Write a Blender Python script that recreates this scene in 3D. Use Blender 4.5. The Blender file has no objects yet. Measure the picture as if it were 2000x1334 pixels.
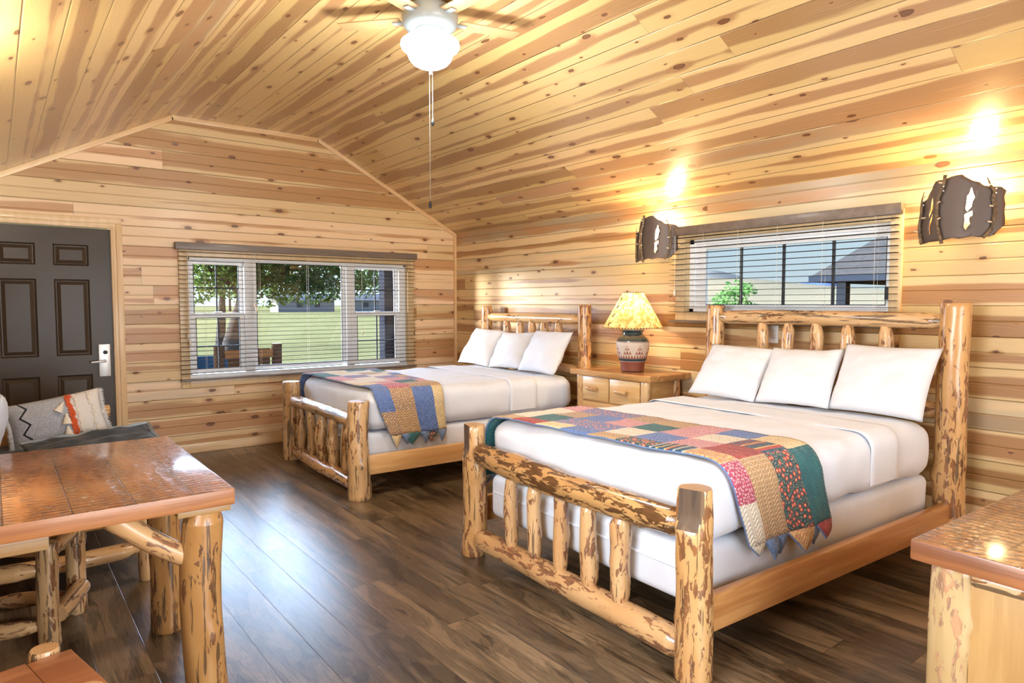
import bpy, bmesh, math, random
from mathutils import Vector, Matrix, Euler, noise as mn
from mathutils.geometry import delaunay_2d_cdt
pi = math.pi
R = math.radians
random.seed(7)
SC = bpy.context.scene
COL = SC.collection

# ------------------------------------------------------------------ camera
CAM = Vector((-4.359, -6.715, 1.40))
cd = bpy.data.cameras.new('camera'); cam = bpy.data.objects.new('camera', cd); COL.objects.link(cam)
cd.sensor_width = 36.0; cd.lens = 1305.0 / 2000.0 * 36.0; cd.clip_start = 0.02; cd.clip_end = 3000
cam.location = CAM; cam.rotation_euler = (pi / 2 - R(3.29), 0, -R(37.8))
SC.camera = cam

# ------------------------------------------------------------------ colour management
vs = SC.view_settings
vs.view_transform = 'Standard'; vs.look = 'None'; vs.gamma = 1.0; vs.use_curve_mapping = False
vs.exposure = 0.30
SC.cycles.use_denoising = True
SC.cycles.max_bounces = 9; SC.cycles.diffuse_bounces = 5; SC.cycles.glossy_bounces = 4
SC.cycles.transparent_max_bounces = 12; SC.cycles.transmission_bounces = 4
SC.cycles.sample_clamp_indirect = 6.0
SC.cycles.caustics_reflective = False; SC.cycles.caustics_refractive = False

# ------------------------------------------------------------------ world (daylight sky)
W = bpy.data.worlds.new('sky'); SC.world = W; W.use_nodes = True
wt = W.node_tree; wt.nodes.clear()
wo = wt.nodes.new('ShaderNodeOutputWorld'); wb = wt.nodes.new('ShaderNodeBackground')
tc = wt.nodes.new('ShaderNodeTexCoord'); sx = wt.nodes.new('ShaderNodeSeparateXYZ')
cr = wt.nodes.new('ShaderNodeValToRGB')
wt.links.new(tc.outputs['Generated'], sx.inputs[0]); wt.links.new(sx.outputs['Z'], cr.inputs[0])
e = cr.color_ramp.elements
e[0].position = 0.0; e[0].color = (.48, .60, .66, 1)
e[1].position = 1.0; e[1].color = (.55, 1.0, 2.0, 1)
x = e.new(.10); x.color = (.46, .63, .73, 1)
x = e.new(.30); x.color = (.60, 1.0, 1.7, 1)
# bright unseen sky patch, added high on the window side for floor glare
dt_ = wt.nodes.new('ShaderNodeVectorMath'); dt_.operation = 'DOT_PRODUCT'
wt.links.new(tc.outputs['Generated'], dt_.inputs[0]); dt_.inputs[1].default_value = Vector((.33, 1, .50)).normalized()
mr = wt.nodes.new('ShaderNodeMapRange'); mr.interpolation_type = 'SMOOTHSTEP'
wt.links.new(dt_.outputs['Value'], mr.inputs['Value']); mr.inputs['From Min'].default_value = math.cos(R(27)); mr.inputs['From Max'].default_value = math.cos(R(12))
ad = wt.nodes.new('ShaderNodeMix'); ad.data_type = 'RGBA'; ad.blend_type = 'ADD'
wt.links.new(mr.outputs[0], ad.inputs[0]); wt.links.new(cr.outputs[0], ad.inputs[6]); ad.inputs[7].default_value = (19, 26, 36, 1)
ad.clamp_result = False
d2 = wt.nodes.new('ShaderNodeVectorMath'); d2.operation = 'DOT_PRODUCT'  # second bright sky patch, added to light the far bed and right wall
wt.links.new(tc.outputs['Generated'], d2.inputs[0]); d2.inputs[1].default_value = Vector((-.75, 1, .55)).normalized()
m2 = wt.nodes.new('ShaderNodeMapRange'); m2.interpolation_type = 'SMOOTHSTEP'
wt.links.new(d2.outputs['Value'], m2.inputs['Value']); m2.inputs['From Min'].default_value = math.cos(R(36)); m2.inputs['From Max'].default_value = math.cos(R(16))
a2 = wt.nodes.new('ShaderNodeMix'); a2.data_type = 'RGBA'; a2.blend_type = 'ADD'; a2.clamp_result = False
wt.links.new(m2.outputs[0], a2.inputs[0]); wt.links.new(ad.outputs[2], a2.inputs[6]); a2.inputs[7].default_value = (22, 27, 34, 1)
wt.links.new(a2.outputs[2], wb.inputs[0]); wb.inputs[1].default_value = 1.0
wt.links.new(wb.outputs[0], wo.inputs[0])

# ------------------------------------------------------------------ sun and added fill lamps
def lamp(name, kind, loc, energy, color, rot=None, **kw):
    l = bpy.data.lights.new(name, kind); l.energy = energy; l.color = color
    for k, v in kw.items(): setattr(l, k, v)
    o = bpy.data.objects.new(name, l); COL.objects.link(o); o.location = loc
    if rot is not None: o.rotation_euler = rot
    return o
def aim(o, d): o.rotation_euler = Vector(d).to_track_quat('-Z', 'Y').to_euler()
s = lamp('sun', 'SUN', (-12, 14, 5), 30.0, (1, .95, .86), angle=R(9)); aim(s, (.62, -.40, -.05))
a = lamp('fill_left', 'AREA', (-4.86, -5.5, 1.55), 110, (.92, .965, 1), shape='RECTANGLE', size=1.5, size_y=1.2); aim(a, (1, 0, 0))  # fill lamp added outside the unseen left opening to brighten the room
a = lamp('fill_near', 'AREA', (-2.9, -8.36, 1.25), 170, (.92, .965, 1), shape='RECTANGLE', size=2.6, size_y=2.0); aim(a, (0, 1, 0))  # added fill lamp behind the camera, outside the unseen near opening

# ================================================================== node helpers
class T:
    def __init__(s, name):
        s.m = bpy.data.materials.new(name); s.m.use_nodes = True
        s.t = s.m.node_tree; s.t.nodes.clear()
        s.out = s.t.nodes.new('ShaderNodeOutputMaterial')
    def N(s, typ, **kw):
        n = s.t.nodes.new('ShaderNode' + typ)
        for k, v in kw.items(): setattr(n, k, v)
        return n
    def L(s, a, b): s.t.links.new(a, b)
    def put(s, inp, v):
        if hasattr(v, 'is_output') or isinstance(v, bpy.types.NodeSocket): s.L(v, inp)
        elif isinstance(v, (tuple, list)) and inp.type == 'RGBA': inp.default_value = (*v[:3], 1)
        else: inp.default_value = v
    def M(s, op, a, b=None, c=None, clamp=False):
        n = s.N('Math', operation=op, use_clamp=clamp)
        s.put(n.inputs[0], a)
        if b is not None: s.put(n.inputs[1], b)
        if c is not None: s.put(n.inputs[2], c)
        return n.outputs[0]
    def ss(s, v, a, b, lo=0., hi=1.):
        n = s.N('MapRange', interpolation_type='SMOOTHSTEP')
        s.put(n.inputs['Value'], v); s.put(n.inputs['From Min'], a); s.put(n.inputs['From Max'], b)
        n.inputs['To Min'].default_value = lo; n.inputs['To Max'].default_value = hi
        return n.outputs['Result']
    def V(s, x, y, z=0.):
        n = s.N('CombineXYZ'); s.put(n.inputs[0], x); s.put(n.inputs[1], y); s.put(n.inputs[2], z); return n.outputs[0]
    def sep(s, v):
        n = s.N('SeparateXYZ'); s.L(v, n.inputs[0]); return n.outputs
    def obj(s): return s.N('TexCoord').outputs['Object']
    def uv(s): return s.N('TexCoord').outputs['UV']
    def noise(s, v, scale=1., detail=2., rough=.5, dist=0., col=False):
        n = s.N('TexNoise'); s.L(v, n.inputs['Vector']); n.inputs['Scale'].default_value = scale
        n.inputs['Detail'].default_value = detail; n.inputs['Roughness'].default_value = rough
        n.inputs['Distortion'].default_value = dist
        return n.outputs['Color' if col else 'Fac']
    def vor(s, v, scale=1., feature='F1', rnd=1., dim='3D'):
        n = s.N('TexVoronoi', feature=feature, voronoi_dimensions=dim); s.L(v, n.inputs['Vector']); n.inputs['Scale'].default_value = scale
        n.inputs['Randomness'].default_value = rnd
        return n
    def white(s, v, dim='3D'):
        n = s.N('TexWhiteNoise', noise_dimensions=dim)
        s.put(n.inputs['W' if dim == '1D' else 'Vector'], v); return n
    def mix(s, f, a, b, mode='MIX'):
        n = s.N('Mix', data_type='RGBA', blend_type=mode)
        s.put(n.inputs[0], f); s.put(n.inputs[6], a); s.put(n.inputs[7], b); return n.outputs[2]
    def vmul(s, v, xyz):
        n = s.N('VectorMath', operation='MULTIPLY'); s.L(v, n.inputs[0]); n.inputs[1].default_value = xyz; return n.outputs[0]
    def vadd(s, a, b):
        n = s.N('VectorMath', operation='ADD'); s.L(a, n.inputs[0]); s.put(n.inputs[1], b); return n.outputs[0]
    def rnd(s): return s.N('ObjectInfo').outputs['Random']
    def bump(s, h, strength=.3, dist=.01):
        n = s.N('Bump'); n.inputs['Strength'].default_value = strength; n.inputs['Distance'].default_value = dist
        s.L(h, n.inputs['Height']); return n.outputs[0]
    def bsdf(s, color, rough=.5, normal=None, **kw):
        b = s.N('BsdfPrincipled'); s.put(b.inputs['Base Color'], color); s.put(b.inputs['Roughness'], rough)
        if normal is not None: s.L(normal, b.inputs['Normal'])
        for k, v in kw.items(): s.put(b.inputs[k.replace('_', ' ')], v)
        return b
    def fin(s, b):
        s.L(b.outputs[0], s.out.inputs[0]); return s.m

def plain(name, color, rough=.5, **kw):
    t = T(name); return t.fin(t.bsdf(color, rough, **kw))

# ------------------------------------------------------------------ knotty pine boards
def planks(name, U, Vx, width, blen=3.4, half=False, sap=(.80, .575, .33), heart=(.53, .275, .115), rough=.36, coat=.25,
           knots=1.0, tint=None, groove=.006, seed=0., dens=.19, blue=.93):
    t = T(name); xyz = t.sep(t.obj())
    u = xyz[U]; vv = t.M('MULTIPLY', xyz[Vx], 1 / width)
    row = t.M('FLOOR', vv); f = t.M('FRACT', vv)
    r1 = t.white(t.M('ADD', row, seed + .31), '1D').outputs[0]
    bu = t.M('MULTIPLY_ADD', u, 1 / blen, t.M('MULTIPLY', r1, 7.31)); bi = t.M('FLOOR', bu)
    wn = t.white(t.V(row, bi, seed)); rc = t.sep(wn.outputs[1]); rv = wn.outputs[0]
    gx = t.M('MULTIPLY_ADD', rv, 37., u)
    gy = t.M('MULTIPLY_ADD', rc[0], 11., t.M('MULTIPLY', f, width))
    n1 = t.noise(t.V(t.M('MULTIPLY', gx, .75), t.M('MULTIPLY', gy, 6.5)), 1., 3., .5)
    # knots
    kv = t.vor(t.V(t.M('MULTIPLY', gx, .45 / dens), t.M('MULTIPLY', gy, 1 / dens)), 1., dim='2D')
    kd = t.M('MULTIPLY', kv.outputs['Distance'], dens); kc = t.sep(kv.outputs['Color'])
    kr = t.M('MULTIPLY_ADD', t.M('POWER', kc[0], 1.8), .0165 * knots, .0045 * knots)
    kd2 = t.M('ADD', kd, t.M('MULTIPLY', t.M('SUBTRACT', t.noise(t.V(gx, gy), 55., 1.), .5), .007))
    q = t.M('DIVIDE', kd2, kr)
    knot = t.ss(q, .75, 1.05, 1., 0.); ring = t.M('MULTIPLY', t.ss(q, .55, .95, 0., 1.), knot)
    halo = t.ss(q, 1., 2.8, 1., 0.)
    # heart wood band
    c = t.M('MULTIPLY_ADD', rc[1], .5, .25)
    d = t.M('ADD', t.M('ABSOLUTE', t.M('SUBTRACT', f, c)), t.M('MULTIPLY', t.M('SUBTRACT', n1, .5), 1.0))
    hw = t.M('MULTIPLY_ADD', rc[2], .52, -.05)
    d = t.M('SUBTRACT', d, t.M('MULTIPLY', halo, .08))
    hm = t.M('SUBTRACT', d, hw); heartm = t.ss(hm, -.07, .06, 1., 0.)
    # grain
    w1 = t.noise(t.V(t.M('MULTIPLY', gx, 1.6), t.M('MULTIPLY', gy, 14.)), 1., 2.)
    gr = t.M('SINE', t.M('MULTIPLY_ADD', gy, 640., t.M('MULTIPLY_ADD', w1, 38., t.M('MULTIPLY', halo, 7.))))
    fine = t.noise(t.V(t.M('MULTIPLY', gx, 5.), t.M('MULTIPLY', gy, 230.)), 1., 2.)
    gmix = t.M('MULTIPLY_ADD', t.M('MULTIPLY', gr, t.M('MULTIPLY_ADD', heartm, .085, .025)), 1., t.M('MULTIPLY', t.M('SUBTRACT', fine, .5), .22))
    col = t.mix(heartm, sap, heart)
    val = t.M('MULTIPLY_ADD', t.M('SUBTRACT', rv, .5), .34, t.M('ADD', 1., gmix))
    col = t.mix(1., col, t.V(val, val, t.M('MULTIPLY', val, t.M('MULTIPLY_ADD', rc[0], .25, .87))), 'MULTIPLY')
    bm = t.M('MULTIPLY', t.ss(rc[0], blue, blue + .02), t.ss(n1, .38, .6))
    col = t.mix(t.M('MULTIPLY', bm, .55), col, (.36, .36, .25))
    col = t.mix(t.M('MULTIPLY', halo, .30), col, (.42, .20, .075))
    col = t.mix(t.M('MULTIPLY', knot, .92), col, (.16, .062, .026))
    col = t.mix(t.M('MULTIPLY', ring, .75), col, (.055, .028, .018))
    # joints
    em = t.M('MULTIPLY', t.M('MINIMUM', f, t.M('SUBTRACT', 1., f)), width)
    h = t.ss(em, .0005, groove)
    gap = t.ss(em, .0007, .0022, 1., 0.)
    if half:
        e2 = t.M('MULTIPLY', t.M('ABSOLUTE', t.M('SUBTRACT', f, .5)), width)
        h = t.M('MULTIPLY', h, t.ss(e2, .0005, groove * 1.2, .35, 1.))
        gap = t.M('MAXIMUM', gap, t.ss(e2, .0005, .0018, .55, 0.))
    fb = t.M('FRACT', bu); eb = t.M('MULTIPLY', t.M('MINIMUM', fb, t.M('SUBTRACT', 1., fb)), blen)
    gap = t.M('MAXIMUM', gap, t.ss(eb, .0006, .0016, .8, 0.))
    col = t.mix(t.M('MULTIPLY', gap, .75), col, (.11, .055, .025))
    hh = t.M('ADD', t.M('MULTIPLY', h, 1.), t.M('MULTIPLY', fine, .03))
    hh = t.M('ADD', hh, t.M('MULTIPLY', knot, -.12))
    hh = t.M('ADD', hh, t.M('MULTIPLY', t.noise(t.V(t.M('MULTIPLY', gx, 3.), t.M('MULTIPLY', gy, 9.)), 1., 1.), .35))
    b = t.bsdf(col, rough, t.bump(hh, .8, .006), Coat_Weight=coat, Coat_Roughness=.22)
    return t.fin(b)

def board(name, light=(.74, .50, .25), dark=(.50, .27, .11), axis=0, rough=.34, coat=.3, scale=1., knots=True, tone=.25):
    """plain timber, grain along object axis"""
    t = T(name); o = t.obj(); s = t.sep(o); r = t.rnd()
    ax = [0, 1, 2]; ax.remove(axis)
    g = t.M('MULTIPLY_ADD', r, 31., s[axis])
    a = t.M('MULTIPLY_ADD', r, 17., s[ax[0]]); b_ = s[ax[1]]
    v = t.V(t.M('MULTIPLY', g, 1.3 * scale), t.M('MULTIPLY', a, 16. * scale), t.M('MULTIPLY', b_, 16. * scale))
    n1 = t.noise(v, 1., 3., .55, .4)
    fine = t.noise(t.V(t.M('MULTIPLY', g, 6.), t.M('MULTIPLY', a, 210.), t.M('MULTIPLY', b_, 210.)), 1., 2.)
    ring = t.M('SINE', t.M('MULTIPLY', n1, 42.))
    m = t.M('ADD', t.ss(n1, .36, .62), t.M('MULTIPLY', ring, .10))
    m = t.M('ADD', m, t.M('MULTIPLY', t.M('SUBTRACT', fine, .5), .35), clamp=True)
    col = t.mix(m, light, dark)
    if knots:
        kv = t.vor(t.V(t.M('MULTIPLY', g, 2.0), t.M('MULTIPLY', a, 4.5), t.M('MULTIPLY', b_, 4.5)), 1.)
        kr = t.M('MULTIPLY_ADD', t.M('POWER', t.sep(kv.outputs['Color'])[0], 2.), .075, .012)
        q = t.M('DIVIDE', kv.outputs['Distance'], kr)
        col = t.mix(t.ss(q, .7, 1.1, .8, 0.), col, (.13, .055, .025))
        col = t.mix(t.ss(q, 1., 2.5, .3, 0.), col, dark)
    vv = t.M('MULTIPLY_ADD', t.M('SUBTRACT', r, .5), tone, 1.)
    col = t.mix(1., col, t.V(vv, vv, vv), 'MULTIPLY')
    return t.fin(t.bsdf(col, rough, t.bump(fine, .15, .003), Coat_Weight=coat, Coat_Roughness=.15))

def logmat(name, base=(.60, .345, .125), pale=(.72, .47, .21), patch=(.13, .05, .018), amount=.5, black=.35, rough=.32, coat=.35, grey=0.):
    t = T(name); o = t.obj(); r = t.rnd()
    o = t.vadd(o, t.V(t.M('MULTIPLY', r, 13.), t.M('MULTIPLY', r, 29.), t.M('MULTIPLY', r, 57.)))
    n1 = t.noise(t.vmul(o, (9, 9, 2.2)), 1., 3., .55)
    col = t.mix(t.ss(n1, .35, .65), base, pale)
    n2 = t.noise(t.vmul(o, (38, 38, 11)), 1., 4., .62, .6)
    cov = t.noise(t.vmul(o, (7, 7, 3)), 1., 2.)
    th = t.M('MULTIPLY_ADD', cov, -.42, .835 - .12 * amount)
    pm = t.ss(t.M('SUBTRACT', n2, th), -.004, .022)
    pc = t.mix(t.ss(t.noise(t.vmul(o, (60, 60, 22)), 1., 2.), .4, .62), patch, (patch[0] * 1.7, patch[1] * 1.6, patch[2] * 1.4))
    col = t.mix(t.M('MULTIPLY', pm, .9), col, pc)
    n3 = t.noise(t.vmul(o, (58, 58, 3.)), 1., 3., .6)
    crack = t.ss(n3, .645 - .05 * black, .69 - .05 * black)
    col = t.mix(t.M('MULTIPLY', crack, .8), col, (.06, .035, .02))
    kv = t.vor(t.vmul(o, (6.5, 6.5, 5.)), 1.)
    kr = t.M('MULTIPLY_ADD', t.sep(kv.outputs['Color'])[0], .10, .015)
    q = t.M('DIVIDE', kv.outputs['Distance'], kr)
    col = t.mix(t.ss(q, .7, 1.05, .9, 0.), col, (.10, .045, .02))
    col = t.mix(t.ss(q, 1., 2.2, .4, 0.), col, (.40, .19, .06))
    if grey: col = t.mix(t.M('MULTIPLY', t.ss(n1, .3, .6), grey), col, (.40, .34, .27))
    h = t.M('ADD', t.M('MULTIPLY', pm, .5), t.M('MULTIPLY', crack, -.8))
    h = t.M('ADD', h, t.M('MULTIPLY', n1, .8))
    rr = t.M('MULTIPLY_ADD', pm, -.08, rough)
    return t.fin(t.bsdf(col, rr, t.bump(h, .5, .004), Coat_Weight=coat, Coat_Roughness=.12))

def endgrain(name, a=(.70, .47, .24), b=(.42, .22, .09)):
    t = T(name); o = t.obj(); s = t.sep(o)
    n = t.noise(o, 14., 2.)
    d = t.M('SQRT', t.M('ADD', t.M('MULTIPLY', s[0], s[0]), t.M('MULTIPLY', s[1], s[1])))
    g = t.M('SINE', t.M('MULTIPLY_ADD', d, 900., t.M('MULTIPLY', n, 10.)))
    col = t.mix(t.M('MULTIPLY_ADD', g, .35, .45), a, b)
    return t.fin(t.bsdf(col, .35, Coat_Weight=.3))

def roughtop(name, axis, Vx, width, light=(.46, .19, .07), dark=(.20, .075, .03)):
    """varnished rough-sawn boards"""
    t = T(name); s = t.sep(t.obj()); u = s[axis]
    vv = t.M('MULTIPLY', s[Vx], 1 / width); row = t.M('FLOOR', vv); f = t.M('FRACT', vv)
    wn = t.white(row, '1D'); rc = t.sep(wn.outputs[1])
    gx = t.M('MULTIPLY_ADD', rc[0], 9., u); gy = t.M('MULTIPLY_ADD', rc[1], 5., s[Vx])
    n1 = t.noise(t.V(t.M('MULTIPLY', gx, 1.5), t.M('MULTIPLY', gy, 13.), s[2]), 1., 3., .6, .5)
    ring = t.M('SINE', t.M('MULTIPLY', n1, 38.))
    m = t.M('ADD', t.M('MULTIPLY', ring, .14), t.ss(n1, .3, .7), clamp=True)
    col = t.mix(m, light, (light[0] * .68, light[1] * .58, light[2] * .5))
    v = t.M('MULTIPLY_ADD', rc[2], .5, .75); col = t.mix(1., col, t.V(v, v, v), 'MULTIPLY')
    # saw kerf patches: ripples across the board
    rip = t.M('SINE', t.M('MULTIPLY_ADD', gx, 190., t.M('MULTIPLY', t.noise(t.V(gx, gy), 9., 2.), 11.)))
    zone = t.ss(t.noise(t.V(t.M('MULTIPLY', gx, 1.3), t.M('MULTIPLY', gy, 5.)), 1., 2.), .38, .50)
    scr = t.noise(t.V(t.M('MULTIPLY', gx, 60.), t.M('MULTIPLY', gy, 34.)), 1., 3., .6)
    pit = t.M('MULTIPLY', zone, t.ss(scr, .52, .62))
    kerf = t.M('MULTIPLY', zone, t.ss(rip, .1, .7))
    dk = t.M('MAXIMUM', t.M('MULTIPLY', kerf, .75), t.M('MULTIPLY', pit, .65))
    col = t.mix(dk, col, dark)
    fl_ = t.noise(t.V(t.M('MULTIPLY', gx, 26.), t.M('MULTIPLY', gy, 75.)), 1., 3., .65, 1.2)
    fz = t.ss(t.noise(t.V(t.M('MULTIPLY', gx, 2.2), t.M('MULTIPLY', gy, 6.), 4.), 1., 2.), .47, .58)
    fm = t.M('MULTIPLY', fz, t.ss(fl_, .58, .64)); col = t.mix(t.M('MULTIPLY', fm, .7), col, (.62, .52, .40))  # pale saw-mark flecks, with varnish glints painted into the colour
    em = t.M('MULTIPLY', t.M('MINIMUM', f, t.M('SUBTRACT', 1., f)), width)
    ek = t.M('MULTIPLY', t.ss(em, .012, .045, 1., 0.), t.ss(rip, .0, .6)); col = t.mix(t.M('MULTIPLY', ek, .7), col, (.12, .085, .055))
    gap = t.ss(em, .0006, .0022, .8, 0.); col = t.mix(gap, col, (.08, .035, .02))
    big = t.noise(t.V(t.M('MULTIPLY', gx, 14.), t.M('MULTIPLY', gy, 30.)), 1., 2.)
    h = t.M('SUBTRACT', t.M('MULTIPLY', big, .5), t.M('ADD', t.M('MULTIPLY', kerf, .5), t.M('MULTIPLY', pit, .7)))
    h = t.M('SUBTRACT', h, t.M('ADD', t.M('MULTIPLY', gap, .6), t.M('MULTIPLY', ek, .6)))
    return t.fin(t.bsdf(col, .3, t.bump(h, 1., .010), Coat_Weight=.7, Coat_Roughness=.12))

def floormat():
    t = T('dark_plank_floor'); s = t.sep(t.obj()); width, blen = .178, 1.22
    u = s[1]; vv = t.M('MULTIPLY', s[0], 1 / width); row = t.M('FLOOR', vv); f = t.M('FRACT', vv)
    r1 = t.white(row, '1D').outputs[0]
    bu = t.M('MULTIPLY_ADD', u, 1 / blen, t.M('MULTIPLY', r1, 5.7)); bi = t.M('FLOOR', bu)
    wn = t.white(t.V(row, bi, 3.)); rc = t.sep(wn.outputs[1])
    gx = t.M('MULTIPLY_ADD', rc[0], 23., u); gy = t.M('MULTIPLY_ADD', rc[1], 7., t.M('MULTIPLY', f, width))
    n1 = t.noise(t.V(t.M('MULTIPLY', gx, 1.5), t.M('MULTIPLY', gy, 10.)), 1., 4., .62, .7)
    n2 = t.noise(t.V(t.M('MULTIPLY', gx, 7.), t.M('MULTIPLY', gy, 190.)), 1., 4., .7)
    ring = t.M('SINE', t.M('MULTIPLY', n1, 60.))
    a = t.M('ADD', t.ss(n1, .3, .72), t.M('MULTIPLY', t.M('SUBTRACT', n2, .5), 1.5))
    a = t.M('ADD', a, t.M('MULTIPLY', ring, .13), clamp=True)
    col = t.mix(a, (.034, .022, .012), (.205, .140, .080))
    v = t.M('MULTIPLY_ADD', rc[2], .8, .6); col = t.mix(1., col, t.V(v, v, v), 'MULTIPLY')
    wh = t.M('MULTIPLY', t.ss(n2, .62, .74), t.ss(t.noise(t.V(t.M('MULTIPLY', gx, 2.), t.M('MULTIPLY', gy, 5.)), 1., 1.), .5, .65))
    col = t.mix(t.M('MULTIPLY', wh, .35), col, (.36, .27, .19))
    em = t.M('MULTIPLY', t.M('MINIMUM', f, t.M('SUBTRACT', 1., f)), width)
    fb = t.M('FRACT', bu); eb = t.M('MULTIPLY', t.M('MINIMUM', fb, t.M('SUBTRACT', 1., fb)), blen)
    gap = t.ss(t.M('MINIMUM', em, eb), .0004, .0018, 1., 0.)
    col = t.mix(t.M('MULTIPLY', gap, .8), col, (.02, .012, .008))
    h = t.M('SUBTRACT', t.M('MULTIPLY', n2, .35), gap)
    return t.fin(t.bsdf(col, t.M('MULTIPLY_ADD', n2, .12, .25), t.bump(h, .35, .0025), Specular_IOR_Level=.62))

def matte(name, color):
    t = T(name); d = t.N('BsdfDiffuse'); t.put(d.inputs[0], color); t.L(d.outputs[0], t.out.inputs[0]); return t.m
def fabric(name, color, weave=700., rough=.85, wr=.25, c2=None):
    t = T(name); o = t.obj(); n = t.noise(o, weave, 1.); m = t.noise(o, 9., 3.)
    c = t.mix(t.ss(m, .35, .65), color, c2 or tuple(x * .97 for x in color))
    h = t.M('MULTIPLY_ADD', n, .15, m)
    return t.fin(t.bsdf(c, rough, t.bump(h, wr, .006), Sheen_Weight=.15))

def patchcloth(name, kind, c1, c2=(1, 1, 1), c3=(.5, .1, .1)):
    t = T(name); uv = t.uv(); s = t.sep(uv); n = t.noise(uv, 9., 3.)
    if kind == 'plain':
        col = t.mix(t.ss(n, .3, .7), c1, c2)
    elif kind == 'dots':
        v = t.vor(uv, 70., rnd=.7, dim='2D'); col = t.mix(t.ss(v.outputs['Distance'], .26, .36, 1., 0.), c1, c2)
    elif kind == 'floral':
        v = t.vor(uv, 30., rnd=.8, dim='2D'); d = v.outputs['Distance']
        fl = t.mix(t.ss(d, .10, .16), (.9, .55, .3), c3)
        col = t.mix(t.ss(d, .28, .34, 1., 0.), c1, fl)
        v2 = t.vor(uv, 75., dim='2D'); col = t.mix(t.M('MULTIPLY', t.ss(v2.outputs['Distance'], .14, .22, 1., 0.), t.ss(d, .40, .46)), col, c2)
    elif kind == 'stripe':
        w = t.white(t.M('FLOOR', t.M('MULTIPLY', s[1], 95.)), '1D').outputs[0]
        col = t.mix(t.ss(w, .48, .5), c1, c3); col = t.mix(t.ss(w, .72, .74), col, c2); col = t.mix(t.ss(w, .86, .88), col, (.75, .45, .12))
    elif kind == 'plaid':
        a = t.ss(t.M('SINE', t.M('MULTIPLY', s[0], 330.)), .55, .8); b = t.ss(t.M('SINE', t.M('MULTIPLY', s[1], 330.)), .55, .8)
        col = t.mix(t.M('MULTIPLY', t.M('MAXIMUM', a, b), .75), c1, c2)
    else:  # paisley scroll
        w = t.noise(uv, 42., 2., .5, 2.2); col = t.mix(t.ss(w, .47, .53), c1, c2); col = t.mix(t.ss(w, .60, .64), col, c3)
    # hand quilting: diagonal stitched zigzag
    tri = t.M('ABSOLUTE', t.M('SUBTRACT', t.M('FRACT', t.M('MULTIPLY', s[0], 16.)), .5))
    q = t.M('FRACT', t.M('MULTIPLY_ADD', s[1], 55., t.M('MULTIPLY', tri, 2.4)))
    st = t.M('ABSOLUTE', t.M('SUBTRACT', q, .5))
    h = t.M('ADD', t.ss(st, 0., .5, 1., 0.), t.M('MULTIPLY', t.noise(uv, 60., 2.), .5))
    return t.fin(t.bsdf(col, .9, t.bump(h, .7, .006), Sheen_Weight=.2))

# ================================================================== mesh helpers
def link(o, parent=None):
    COL.objects.link(o)
    if parent is not None: o.parent = parent
    return o
def mk(name, v, f, mat, parent=None, smooth=True, loc=None, rot=None, idx=None, sharp=40, uv=None):
    me = bpy.data.meshes.new(name); me.from_pydata([tuple(p) for p in v], [], f); me.validate(); me.update()
    for m in (mat if isinstance(mat, (list, tuple)) else [mat]): me.materials.append(m)
    if idx is not None and len(idx) == len(me.polygons): me.polygons.foreach_set('material_index', idx)
    if smooth:
        me.polygons.foreach_set('use_smooth', [True] * len(me.polygons))
        if sharp: me.set_sharp_from_angle(angle=R(sharp))
    if uv is not None:
        ul = me.uv_layers.new(name='uv'); li = 0
        for p in me.polygons:
            for k in p.loop_indices: ul.data[k].uv = uv[me.loops[k].vertex_index]
    o = bpy.data.objects.new(name, me); link(o, parent)
    if loc is not None: o.location = loc
    if rot is not None: o.rotation_euler = rot
    return o
def frombm(name, bm, mat, parent=None, smooth=False, loc=None, rot=None, sharp=35):
    me = bpy.data.meshes.new(name); bm.to_mesh(me); bm.free()
    for m in (mat if isinstance(mat, (list, tuple)) else [mat]): me.materials.append(m)
    if smooth:
        me.polygons.foreach_set('use_smooth', [True] * len(me.polygons)); me.set_sharp_from_angle(angle=R(sharp))
    o = bpy.data.objects.new(name, me); link(o, parent)
    if loc is not None: o.location = loc
    if rot is not None: o.rotation_euler = rot
    return o
def tag(o, label, cat, group=None, kind=None):
    o['label'] = label; o['category'] = cat
    if group: o['group'] = group
    if kind: o['kind'] = kind
    return o
def struct(o): o['kind'] = 'structure'; return o
def empty(name, loc, rz=0., label=None, cat=None, group=None):
    o = bpy.data.objects.new(name, None); o.empty_display_size = .1; COL.objects.link(o)
    o.location = loc; o.rotation_euler = (0, 0, rz)
    if label: tag(o, label, cat, group)
    return o
def bmbox(bm, x0, x1, y0, y1, z0, z1, bev=0., seg=2):
    r = bmesh.ops.create_cube(bm, size=1.)
    vs_ = r['verts']
    for v in vs_: v.co = Vector(((x0 + x1) / 2 + v.co.x * (x1 - x0), (y0 + y1) / 2 + v.co.y * (y1 - y0), (z0 + z1) / 2 + v.co.z * (z1 - z0)))
    if bev > 0:
        ed = list({e_ for v in vs_ for e_ in v.link_edges})
        bmesh.ops.bevel(bm, geom=ed, offset=bev, segments=seg, profile=.6, affect='EDGES')
def boxes(name, lst, mat, parent=None, bev=0., **kw):
    bm = bmesh.new()
    for b in lst: bmbox(bm, *b, bev=bev)
    return frombm(name, bm, mat, parent, smooth=bev > 0, **kw)
def box(name, x0, x1, y0, y1, z0, z1, mat, parent=None, bev=.004, **kw):
    return boxes(name, [(min(x0, x1), max(x0, x1), min(y0, y1), max(y0, y1), min(z0, z1), max(z0, z1))], mat, parent, bev, **kw)
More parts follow.
